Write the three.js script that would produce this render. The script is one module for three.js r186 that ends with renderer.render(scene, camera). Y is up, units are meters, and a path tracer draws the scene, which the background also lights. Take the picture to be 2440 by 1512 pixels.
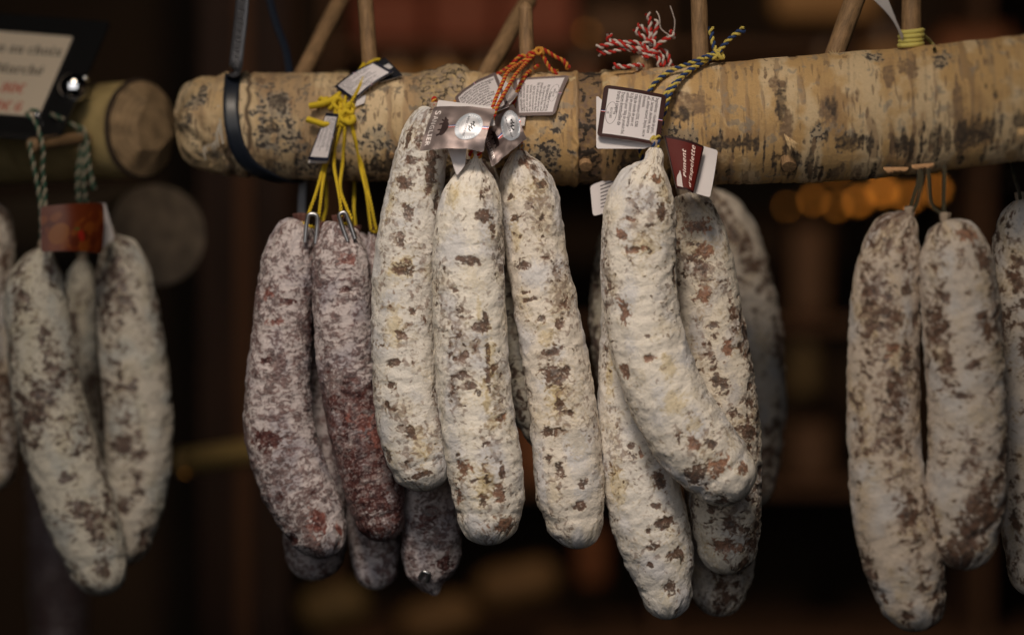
import * as THREE from 'three';
import { mergeGeometries } from 'three/addons/utils/BufferGeometryUtils.js';
import { RoundedBoxGeometry } from 'three/addons/geometries/RoundedBoxGeometry.js';
import { RectAreaLightUniformsLib } from 'three/addons/lights/RectAreaLightUniformsLib.js';

// ------------------------------------------------------------------ camera, light, exposure
const EYE = 1.6, DIST = 2.0, MPP = 0.00025;              // eye height, distance to z = 0, metres per plan unit there
const scene = new THREE.Scene();
scene.background = new THREE.Color().setRGB(0.0012, 0.0011, 0.0012);
const camera = new THREE.PerspectiveCamera(2 * Math.atan(756 * MPP / DIST) * 180 / Math.PI, 1024 / 634, 0.1, 30);
camera.position.set(0, EYE, DIST);
camera.lookAt(0, EYE, 0);
camera.updateMatrixWorld();
camera.focus = DIST - 0.014;
camera.userData.fStop = camera.getFocalLength() / 38;     // a 38 mm wide aperture
const renderer = new THREE.WebGLRenderer({ antialias: true });
renderer.toneMapping = THREE.LinearToneMapping;
renderer.toneMappingExposure = 1.0;
renderer.shadowMap.enabled = true;
RectAreaLightUniformsLib.init();
// unseen area light added as soft fill, in place of daylight from the left
const fillLight = new THREE.RectAreaLight(new THREE.Color().setRGB(1.0, 0.975, 0.95), 1.15, 1.7, 1.2);
fillLight.position.set(-0.32, EYE + 0.52, 2.0);
fillLight.lookAt(0, EYE - 0.02, 0);
scene.add(fillLight);
const LAMP_AT = new THREE.Vector3(-0.22, EYE + 1.12, 1.25), LAMP_TO = new THREE.Vector3(-0.026, EYE + 0.005, 0);
const SPOT_POWER = 8.3;

// ------------------------------------------------------------------ helpers
const V = (x, y, z) => new THREE.Vector3(x, y, z);
const lerp = (a, b, t) => a + (b - a) * t, clamp = (x, a = 0, b = 1) => Math.min(b, Math.max(a, x));
const sst = (a, b, x) => { const t = clamp((x - a) / (b - a)); return t * t * (3 - 2 * t); };
function rng(seed) { let s = seed >>> 0; return () => { s = (s + 0x6D2B79F5) >>> 0; let t = Math.imul(s ^ (s >>> 15), 1 | s); t = (t + Math.imul(t ^ (t >>> 7), 61 | t)) ^ t; return ((t ^ (t >>> 14)) >>> 0) / 4294967296; }; }
const PERM = new Uint8Array(512);
{ const r = rng(77), p = [...Array(256).keys()]; for (let i = 255; i > 0; i--) { const j = Math.floor(r() * (i + 1)); [p[i], p[j]] = [p[j], p[i]]; } for (let i = 0; i < 512; i++) PERM[i] = p[i & 255]; }
const GX = new Float32Array([1, -1, 1, -1, 1, -1, 1, -1, 0, 0, 0, 0, 1, 0, -1, 0]), GY = new Float32Array([1, 1, -1, -1, 0, 0, 0, 0, 1, -1, 1, -1, 1, -1, 1, -1]), GZ = new Float32Array([0, 0, 0, 0, 1, 1, -1, -1, 1, 1, -1, -1, 0, 1, 0, -1]);
function noise(x, y, z) {
  const fx = Math.floor(x), fy = Math.floor(y), fz = Math.floor(z);
  x -= fx; y -= fy; z -= fz;
  const X = fx & 255, Y = fy & 255, Z = fz & 255;
  const u = x * x * x * (x * (x * 6 - 15) + 10), v = y * y * y * (y * (y * 6 - 15) + 10), w = z * z * z * (z * (z * 6 - 15) + 10);
  const A = PERM[X] + Y, B = PERM[X + 1] + Y, AA = PERM[A] + Z, AB = PERM[A + 1] + Z, BA = PERM[B] + Z, BB = PERM[B + 1] + Z;
  let g = PERM[AA] & 15; const a = GX[g] * x + GY[g] * y + GZ[g] * z;
  g = PERM[BA] & 15; const b = GX[g] * (x - 1) + GY[g] * y + GZ[g] * z;
  g = PERM[AB] & 15; const c = GX[g] * x + GY[g] * (y - 1) + GZ[g] * z;
  g = PERM[BB] & 15; const d = GX[g] * (x - 1) + GY[g] * (y - 1) + GZ[g] * z;
  g = PERM[AA + 1] & 15; const e = GX[g] * x + GY[g] * y + GZ[g] * (z - 1);
  g = PERM[BA + 1] & 15; const f = GX[g] * (x - 1) + GY[g] * y + GZ[g] * (z - 1);
  g = PERM[AB + 1] & 15; const h = GX[g] * x + GY[g] * (y - 1) + GZ[g] * (z - 1);
  g = PERM[BB + 1] & 15; const k = GX[g] * (x - 1) + GY[g] * (y - 1) + GZ[g] * (z - 1);
  const l0 = a + u * (b - a), l1 = c + u * (d - c), l2 = e + u * (f - e), l3 = h + u * (k - h);
  const m0 = l0 + v * (l1 - l0), m1 = l2 + v * (l3 - l2);
  return m0 + w * (m1 - m0);
}
const fbm = (x, y, z, o) => { let s = 0, a = 1, t = 0; for (let i = 0; i < o; i++) { s += a * noise(x, y, z); t += a; a *= 0.5; x = x * 2.03 + 11.3; y = y * 2.03 + 5.1; z = z * 2.03 + 7.7; } return s / t * 1.5; };
const BYTES = new Uint8Array(4097); for (let i = 0; i <= 4096; i++) { const l = i / 4096; BYTES[i] = Math.round(255 * (l <= 0.0031308 ? 12.92 * l : 1.055 * Math.pow(l, 1 / 2.4) - 0.055)); }
const toByte = (l) => BYTES[l <= 0 ? 0 : l >= 1 ? 4096 : (l * 4096) | 0];

// plan: the photograph measured in units of a 2440 x 1512 grid; P gives the place of a plan point that stands at depth z
const P = (x, y, z = 0) => { const k = (DIST - z) / DIST * MPP; return V((x - 1220) * k, EYE - (y - 756) * k, z); };
const SZ = (n, z = 0) => n * MPP * (DIST - z) / DIST;

const used = new Map();
function numbered(name) { const n = used.get(name) ?? 0; used.set(name, n + 1); return n ? name + '_' + String(n).padStart(3, '0') : name; }
function thing(name, label, category, at = V(0, 0, 0), group) {
  const o = new THREE.Group(); o.name = numbered(name); o.position.copy(at); scene.add(o);
  o.userData = { label, category }; if (group) o.userData.group = group;
  return o;
}
function part(name, geometry, mat, parent, local = false) {          // geometry in world axes unless local
  if (!local) geometry.translate(-parent.userData.base?.x || 0, -parent.userData.base?.y || 0, -parent.userData.base?.z || 0);
  const m = new THREE.Mesh(geometry, mat); m.name = name; m.castShadow = m.receiveShadow = true; parent.add(m); return m;
}
function put(name, geometry, mat, t) { geometry.translate(-t.position.x, -t.position.y, -t.position.z); const m = new THREE.Mesh(geometry, mat); m.name = name; m.castShadow = m.receiveShadow = true; t.add(m); return m; }
function sub(name, geometry, mat, p, t) { geometry.translate(-t.position.x, -t.position.y, -t.position.z); const m = new THREE.Mesh(geometry, mat); m.name = name; m.castShadow = m.receiveShadow = true; p.add(m); return m; }
const M = (r, g, b, o = {}) => new THREE.MeshPhysicalMaterial({ color: new THREE.Color().setRGB(r, g, b), roughness: 0.8, ...o });

function pchip(xs, ys) {                                             // shape-keeping cubic
  const n = xs.length, h = [], d = [], m = new Array(n).fill(0);
  for (let i = 0; i < n - 1; i++) { h[i] = xs[i + 1] - xs[i]; d[i] = (ys[i + 1] - ys[i]) / h[i]; }
  for (let i = 1; i < n - 1; i++) if (d[i - 1] * d[i] > 0) { const w1 = 2 * h[i] + h[i - 1], w2 = h[i] + 2 * h[i - 1]; m[i] = (w1 + w2) / (w1 / d[i - 1] + w2 / d[i]); }
  m[0] = d[0]; m[n - 1] = d[n - 2];
  return (x) => { let i = 0; while (i < n - 2 && x > xs[i + 1]) i++; const t = clamp((x - xs[i]) / h[i]), t2 = t * t, t3 = t2 * t; return (2 * t3 - 3 * t2 + 1) * ys[i] + (t3 - 2 * t2 + t) * h[i] * m[i] + (-2 * t3 + 3 * t2) * ys[i + 1] + (t3 - t2) * h[i] * m[i + 1]; };
}
function gridGeometry(nu, nv, pos, uv, closedU = false) {            // (nu+1) x (nv+1) vertices
  const p = new Float32Array((nu + 1) * (nv + 1) * 3), t = new Float32Array((nu + 1) * (nv + 1) * 2), idx = [], o = V(0, 0, 0);
  for (let j = 0, k = 0; j <= nv; j++) for (let i = 0; i <= nu; i++, k++) { pos(i / nu, j / nv, o); p[3 * k] = o.x; p[3 * k + 1] = o.y; p[3 * k + 2] = o.z; const q = uv ? uv(i / nu, j / nv) : [i / nu, j / nv]; t[2 * k] = q[0]; t[2 * k + 1] = q[1]; }
  for (let j = 0; j < nv; j++) for (let i = 0; i < nu; i++) { const a = j * (nu + 1) + i, b = a + 1, c = a + nu + 1, d = c + 1; idx.push(a, c, b, b, c, d); }
  const g = new THREE.BufferGeometry();
  g.setAttribute('position', new THREE.BufferAttribute(p, 3)); g.setAttribute('uv', new THREE.BufferAttribute(t, 2)); g.setIndex(idx); g.computeVertexNormals();
  if (closedU) { const n = g.attributes.normal; for (let j = 0; j <= nv; j++) { const a = j * (nu + 1), b = a + nu, q = V(n.getX(a) + n.getX(b), n.getY(a) + n.getY(b), n.getZ(a) + n.getZ(b)).normalize(); n.setXYZ(a, q.x, q.y, q.z); n.setXYZ(b, q.x, q.y, q.z); } }
  return g;
}
function dataTex(w, h, data, srgb) { const t = new THREE.DataTexture(data, w, h, THREE.RGBAFormat); t.magFilter = THREE.LinearFilter; t.minFilter = THREE.LinearFilter; t.wrapS = THREE.RepeatWrapping; if (srgb) t.colorSpace = THREE.SRGBColorSpace; t.needsUpdate = true; return t; }

// ------------------------------------------------------------------ added spotlight, unseen above the frame; its narrow cone dims the edges
{
  const t = thing('added_spot_lamp', 'added black spotlight above the hanging sausages, unseen, its narrow cone dims the edges', 'lamp', LAMP_AT.clone());
  const dir = LAMP_TO.clone().sub(LAMP_AT).normalize(), q = new THREE.Quaternion().setFromUnitVectors(V(0, 0, 1), dir);
  const shell = new THREE.LatheGeometry([[0.03, -0.2], [0.06, -0.19], [0.07, -0.1], [0.1, -0.02], [0.104, -0.02], [0.074, -0.1], [0.064, -0.195], [0.03, -0.204]].map((a) => new THREE.Vector2(a[0] * 2.75, a[1] * 1.6)), 40).rotateX(Math.PI / 2).applyQuaternion(q);
  const a = new THREE.Mesh(shell, M(0.02, 0.02, 0.02, { roughness: 0.5, side: THREE.DoubleSide })); a.name = 'housing'; t.add(a);
  const lens = new THREE.Mesh(new THREE.CylinderGeometry(0.24, 0.24, 0.004, 40).rotateX(Math.PI / 2).translate(0, 0, -0.03).applyQuaternion(q), M(0.9, 0.85, 0.75, { emissive: new THREE.Color(1, 0.82, 0.6), emissiveIntensity: 6 })); lens.name = 'lens'; t.add(lens);
  const spot = new THREE.SpotLight(new THREE.Color().setRGB(1.0, 0.86, 0.725), SPOT_POWER, 0, 0.146, 1, 2);
  spot.position.copy(LAMP_AT); spot.target.position.copy(LAMP_TO); spot.castShadow = true; spot.shadow.radius = 12; spot.shadow.mapSize.set(2048, 2048); spot.shadow.camera.near = 0.1; spot.shadow.camera.far = 8;
  scene.add(spot, spot.target);
}

{ // unseen pendant, added to brighten the shelving
  const at = V(0.2, EYE + 0.62, -0.85), t = thing('added_pendant_lamp', 'added dark metal pendant lamp that brightens the shelving, out of the picture', 'lamp', at.clone());
  const sh = new THREE.Mesh(new THREE.LatheGeometry([[0.02, 0.09], [0.05, 0.08], [0.11, -0.02], [0.113, -0.02], [0.053, 0.084], [0.02, 0.094]].map((a) => new THREE.Vector2(...a)), 36), M(0.02, 0.02, 0.02, { side: THREE.DoubleSide })); sh.name = 'shade'; t.add(sh);
  const bu = new THREE.Mesh(new THREE.SphereGeometry(0.03, 20, 14).translate(0, 0.02, 0), M(0.9, 0.8, 0.6, { emissive: new THREE.Color(1, 0.62, 0.3), emissiveIntensity: 6 })); bu.name = 'bulb'; t.add(bu);
  const l = new THREE.SpotLight(new THREE.Color().setRGB(1, 0.62, 0.34), 2.7, 0, 0.9, 0.8, 2); l.position.copy(at).add(V(0, -0.03, 0)); l.target.position.set(0.15, EYE - 0.05, -2.4); l.castShadow = true; l.shadow.radius = 1.5; scene.add(l, l.target);
}

// ------------------------------------------------------------------ the setting behind: dark shop interior
function box(name, x0, y0, x1, y1, z, depth, r = 0.004) {           // a box whose front face spans plan x0..x1, y0..y1 at depth z
  const a = P(x0, y0, z), b = P(x1, y1, z), w = b.x - a.x, h = a.y - b.y;
  return new RoundedBoxGeometry(w, h, depth, 3, Math.min(r, w / 3, h / 3, depth / 3)).translate((a.x + b.x) / 2, (a.y + b.y) / 2, z - depth / 2);
}
const speckle = (seed, c1, c2, scale, w = 256, h = 256) => {
  const d = new Uint8Array(w * h * 4), r = rng(seed)() * 90;
  for (let y = 0, i = 0; y < h; y++) for (let x = 0; x < w; x++, i += 4) { const n = clamp(0.5 + 0.7 * fbm(x / scale + r, y / scale, r, 4)); for (let c = 0; c < 3; c++) d[i + c] = toByte(lerp(c1[c], c2[c], n)); d[i + 3] = 255; }
  const t = dataTex(w, h, d, true); t.wrapT = THREE.RepeatWrapping; return t;
};
{
  const wall = new THREE.Mesh(new THREE.BoxGeometry(5, 4, 0.1).translate(0, EYE, -3.35), M(1, 1, 1, { map: speckle(5, [0.016, 0.012, 0.010], [0.05, 0.034, 0.024], 30), roughness: 0.95 }));
  wall.name = 'back_wall'; wall.userData = { kind: 'structure' }; wall.receiveShadow = true; scene.add(wall);
  const post = thing('wooden_post', 'dark brown upright wooden post behind the left end of the birch log', 'post', P(520, 2600, -1.1));
  put('shaft', box('', 470, -700, 690, 2600, -1.1, 0.1), M(1, 1, 1, { map: speckle(9, [0.022, 0.010, 0.006], [0.075, 0.032, 0.018], 20), roughness: 0.8 }), post);
  put('edge_trim', box('', 560, -700, 600, 2600, -1.09, 0.01, 0.002), M(0.15, 0.06, 0.025), post);
  const rail = thing('wooden_rail', 'blurred pale yellow wooden rail behind the left sausages', 'rail', P(720, 1080, -0.75));
  const ra = P(432, 1098, -0.72), rb = P(1180, 1020, -0.98);
  const rc = new THREE.CatmullRomCurve3([ra, ra.clone().lerp(rb, 0.33).add(V(0, 0.002, 0)), ra.clone().lerp(rb, 0.66).add(V(0, -0.002, 0)), rb]);
  put('pole', new THREE.TubeGeometry(rc, 30, 0.0105, 20), M(0.62, 0.43, 0.16, { roughness: 0.5 }), rail);
  put('end_cap', new THREE.SphereGeometry(0.0112, 20, 14).scale(0.6, 1, 1).translate(ra.x, ra.y, ra.z), M(0.6, 0.40, 0.15, { roughness: 0.6 }), rail);
}
const shelfMat = M(1, 1, 1, { map: speckle(12, [0.03, 0.016, 0.009], [0.09, 0.045, 0.025], 18), roughness: 0.8 });
{
  const t = thing('back_shelf', 'dark wooden shelving far behind the birch log', 'shelf', P(1500, 1700, -2.6));
  for (const y of [103, 330, 760, 1150, 1520]) put('shelf_board', box('', 790, y, 2700, y + 26, -2.28, 0.34, 0.003), shelfMat, t);
  for (const x of [770, 1560, 2330]) put('upright', box('', x, -500, x + 30, 1900, -2.27, 0.36, 0.003), shelfMat, t);
}
{                                                                    // goods on the back shelving, all far out of focus
  const card = (a, b, s) => M(1, 1, 1, { map: speckle(s, a, b, 26), roughness: 0.7 });
  const red = card([0.11, 0.028, 0.016], [0.20, 0.05, 0.028], 21), tan = card([0.40, 0.24, 0.09], [0.62, 0.40, 0.17], 22), brown = card([0.045, 0.024, 0.013], [0.085, 0.044, 0.022], 23), olive = card([0.055, 0.042, 0.018], [0.095, 0.072, 0.03], 24), sack = card([0.17, 0.10, 0.04], [0.27, 0.17, 0.07], 26), paper = card([0.085, 0.052, 0.022], [0.14, 0.09, 0.04], 27), rust = card([0.11, 0.04, 0.016], [0.17, 0.065, 0.026], 25), lidM = M(0.06, 0.03, 0.02, { roughness: 0.4 });
  const carton = (x0, y0, x1, y1, z, m, label, cat = 'carton') => {
    const t = thing('carton', label, cat, P((x0 + x1) / 2, y1, z - 0.08), 'goods on the shelving far behind');
    put('body', box('', x0, y0, x1, y1, z, 0.16, 0.012), m, t);
    put('lid', box('', x0 + (x1 - x0) * 0.02, y0 - 5, x1 - (x1 - x0) * 0.02, y0, z - 0.004, 0.15, 0.002), m, t);
  };
  const jar = (x0, y0, x1, y1, z, m, label) => {
    const t = thing('storage_jar', label, 'jar', P((x0 + x1) / 2, y1, z - 0.08), 'goods on the shelving far behind'), a = P(x0, y0, z), b = P(x1, y1, z), w = (b.x - a.x) / 2, h = a.y - b.y;
    put('body', new THREE.LatheGeometry([[0, 0], [0.9, 0], [1, 0.05], [1, 0.72], [0.8, 0.84], [0.74, 0.86], [0, 0.86]].map((p) => new THREE.Vector2(p[0] * w, p[1] * h)), 28).translate((a.x + b.x) / 2, b.y, z - 0.08), m, t);
    put('lid', new THREE.CylinderGeometry(w * 0.78, w * 0.78, h * 0.135, 28).translate((a.x + b.x) / 2, b.y + h * 0.93, z - 0.08), lidM, t);
  };
  carton(842, -30, 1010, 102, -2.3, red, 'blurred dark red carton right behind the peg with yellow string');
  carton(1016, -44, 1180, 102, -2.3, red, 'blurred dark red carton on the top back shelf, middle of three');
  carton(1186, -38, 1372, 102, -2.3, red, 'blurred dark red carton just left of the amber lamp glow at the top');
  carton(1390, 10, 1545, 102, -2.3, brown, 'blurred brown carton behind the red and white frayed twine');
  jar(884, 132, 985, 329, -2.17, tan, 'blurred tan jar behind the yellow string tags');
  jar(992, 124, 1100, 329, -2.17, tan, 'blurred tan jar behind the rough bark lump of the log');
  jar(1107, 135, 1210, 329, -2.17, tan, 'blurred tan jar behind the thin slanted peg near the middle');
  jar(1216, 128, 1325, 329, -2.17, sack, 'blurred dull tan jar behind the peg with red and yellow twine');
  jar(1340, 128, 1440, 329, -2.17, rust, 'blurred rust coloured jar left of the red and white frayed twine');
  carton(1845, -60, 2100, 44, -2.2, sack, 'blurred pale tan carton at the top edge, right of the thick slanted peg', 'carton');
  jar(2060, 60, 2195, 329, -2.2, sack, 'blurred tan jar behind the peg wrapped in yellow cord');
  jar(1945, 92, 2025, 329, -2.2, olive, 'blurred dull olive jar between the slanted peg and the wrapped peg');
  carton(2240, 70, 2420, 329, -2.2, rust, 'blurred dark rust carton at the right above the log');
  carton(1885, 540, 1975, 759, -2.3, brown, 'blurred brown carton in the gap right of the shaded sausage');
  jar(1895, 800, 1965, 940, -2.25, olive, 'blurred olive jar in the gap left of the right hand sausages');
  carton(1880, 1010, 1990, 1149, -2.3, brown, 'blurred brown carton low in the gap left of the right hand sausages');
  carton(1225, 1000, 1330, 1149, -2.3, rust, 'blurred rust carton seen between the two middle sausages');
  jar(1375, 1245, 1450, 1400, -2.3, rust, 'blurred rust coloured jar below the middle right sausage');
  const loaf = (x0, y0, x1, y1, z, m, label) => {
    const a = P(x0, y0, z), b = P(x1, y1, z), t = thing('wrapped_loaf', label, 'package', P((x0 + x1) / 2, Math.max(y0, y1) + 20, z), 'packages low behind the sausages');
    const len = a.distanceTo(b), g = new THREE.CapsuleGeometry(0.028, len * 0.8, 8, 20).rotateZ(Math.PI / 2 + Math.atan2(b.y - a.y, b.x - a.x)).translate((a.x + b.x) / 2, (a.y + b.y) / 2, z);
    put('wrapper', g, m, t);
    for (const e of [a.clone().lerp(b, -0.02), a.clone().lerp(b, 1.02)]) put('tie', new THREE.TorusGeometry(0.014, 0.004, 8, 18).rotateY(Math.PI / 2).rotateZ(Math.atan2(b.y - a.y, b.x - a.x)).translate(e.x, e.y, e.z), lidM, t);
  };
  loaf(985, 1490, 1100, 1462, -2.2, paper, 'blurred tan package at the bottom edge below the clipped sausage end');
  loaf(1170, 1405, 1295, 1378, -2.2, paper, 'blurred tan package low between the two middle sausages');
  loaf(750, 1460, 830, 1440, -1.9, olive, 'blurred olive package at the bottom edge under the left sausages');
}
{                                                                    // a row of tiny amber lamps far behind, right
  const glow = M(0.9, 0.5, 0.15, { emissive: new THREE.Color().setRGB(1, 0.40, 0.055), emissiveIntensity: 0.4 }), capM = M(0.03, 0.03, 0.03);
  const lamp = (x, y, z, k, label, col) => {
    const p = P(x, y, z), t = thing('amber_bulb', label, 'bulb', p, 'small amber lamps far behind the log');
    const r = 0.0056 * k, m = glow;
    put('bulb', new THREE.SphereGeometry(r, 16, 12).scale(1, 1.15, 1).translate(p.x, p.y, p.z), m, t);
    put('socket', new THREE.CylinderGeometry(r * 0.5, r * 0.6, r * 1.6, 12).translate(p.x, p.y + r * 1.75, p.z), capM, t);
    const l = new THREE.PointLight(new THREE.Color().setRGB(1, 0.45, 0.1), 0.0004 * k * k); l.position.copy(p).add(V(0, 0, r * 1.3 + 0.004)); l.castShadow = true; l.shadow.radius = 0.2; scene.add(l);
  };
  const L = [[1876, 492, 0.5, 'faintest amber lamp, nearest the shaded sausage under the log'], [1938, 476, 0.8, 'second amber lamp from the left in the glowing row under the log'], [1996, 490, 0.75, 'third amber lamp from the left in the glowing row under the log'], [2046, 478, 1.05, 'fourth amber lamp from the left in the glowing row under the log'], [2104, 455, 1.3, 'brightest amber lamp, just left of the dark strings under the log'], [2166, 470, 1.0, 'amber lamp right between the dark strings under the log'], [2232, 452, 1.05, 'rightmost amber lamp under the log, beyond the dark strings'], [1992, 408, 0.7, 'amber lamp half hidden behind the lower edge of the log'], [1398, 78, 0.55, 'dim amber lamp above the log, left of the red and white twine']];
  for (const [x, y, k, label] of L) lamp(x, y, -2.24, k, label);
  lamp(440, 1128, -0.70, 0.19, 'amber glint at the end of the pale wooden rail, put in as a glowing bulb');  // amber highlight on the rail end, put in as a small glowing bulb
  const cable = thing('lamp_cable', 'thin black cable that carries the row of amber lamps', 'cable', P(2050, 420, -2.24));
  const pts = L.slice(0, 7).map(([x, y, k]) => P(x, y, -2.24).add(V(0, 0.0056 * k * 2.55, 0)));
  put('wire', new THREE.TubeGeometry(new THREE.CatmullRomCurve3([P(1700, 440, -2.25), ...pts, P(2500, 430, -2.25)]), 80, 0.0016, 6), capM, cable);
}

// ------------------------------------------------------------------ the birch log
const LOG = [[424, 292, 20, -0.130], [430, 294, 52, -0.129], [446, 296, 90, -0.128], [474, 297, 111, -0.126], [520, 297, 121, -0.123], [600, 298, 125, -0.117], [700, 300, 127, -0.108], [1000, 304, 130, -0.076], [1250, 307, 134, -0.056], [1400, 307, 137, -0.047], [1550, 303, 141, -0.036], [1700, 295, 145, -0.020], [2000, 278, 153, 0.026], [2250, 255, 152, 0.078], [2440, 232, 150, 0.120], [2640, 212, 150, 0.162]];
const LX = LOG.map((a) => a[0]), logY = pchip(LX, LOG.map((a) => a[1])), logR = pchip(LX, LOG.map((a) => a[2])), logZ = pchip(LX, LOG.map((a) => a[3]));
// the point on the near side of the log that is seen at plan (x, y), lifted off by a distance
function onLog(x, y, lift = 0) {
  const zc = logZ(x), R = SZ(logR(x), zc); let z = zc + R * 0.8;
  for (let i = 0; i < 4; i++) { const dy = P(x, y, z).y - P(x, logY(x), zc).y; z = zc + Math.sqrt(Math.max(0, (R + lift) ** 2 - dy * dy)); }
  return P(x, y, z);
}
const logPatches = [ // plan x, y, half width, half height, kind: 0 black, 1 brown, 2 grey mottling
  [662, 262, 46, 52, 2], [690, 330, 40, 60, 2], [640, 330, 22, 30, 2], [668, 250, 20, 22, 0], [655, 310, 16, 20, 0], [800, 402, 70, 26, 0], [960, 395, 90, 30, 0], [900, 340, 40, 40, 2], [480, 250, 30, 40, 2], [860, 280, 26, 30, 2], [1300, 380, 50, 40, 2], [1330, 300, 24, 26, 2],
  [1640, 255, 52, 36, 1], [1622, 282, 26, 22, 0], [1640, 190, 20, 10, 1], [1600, 330, 70, 26, 2], [1740, 350, 60, 18, 0], [1836, 210, 20, 20, 1], [1850, 262, 15, 55, 0], [1866, 320, 18, 55, 1], [1878, 392, 56, 34, 0], [1962, 266, 27, 42, 1], [1968, 262, 16, 30, 0], [1935, 330, 26, 30, 2], [2010, 352, 34, 26, 0], [2120, 356, 70, 24, 0], [2240, 346, 90, 26, 0], [2150, 172, 34, 26, 1], [2080, 145, 24, 20, 2], [2232, 150, 30, 26, 2], [2262, 270, 20, 70, 1], [2330, 318, 60, 26, 0], [2105, 190, 22, 30, 1], [2420, 300, 40, 30, 0], [1500, 400, 60, 22, 0], [1560, 420, 60, 14, 0], [2352, 236, 8, 16, 0], [2330, 216, 6, 12, 0], [1220, 395, 40, 26, 0], [740, 395, 40, 20, 2], [560, 200, 18, 20, 2]];
{ const r = rng(91); for (let i = 0; i < 42; i++) { const x = 1440 + r() * 1000, v = 0.30 + 0.62 * Math.sqrt(r()); logPatches.push([x, logY(x) + logR(x) * v, 4 + r() * 5, 8 + r() * 14, i % 3 ? 0 : 1]); } for (let i = 0; i < 14; i++) { const x = 1450 + r() * 990, v = -0.85 + 1.1 * r(); logPatches.push([x, logY(x) + logR(x) * v, 2.5 + r() * 4, 9 + r() * 18, 1]); } }
const peel = (x, q) => { // 1 inside a zone where the outer bark is gone: grooves and the rough band
  const j = q * 9, e = (a, b, w) => sst(a - w, a + w, x + j) * (1 - sst(b - w, b + w, x + j));
  return [Math.max(e(548, 566, 3), e(594, 603, 2)), e(1376 + q * 6, 1432, 3), e(1000, 1112, 6)];
};
const bark = [];
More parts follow.
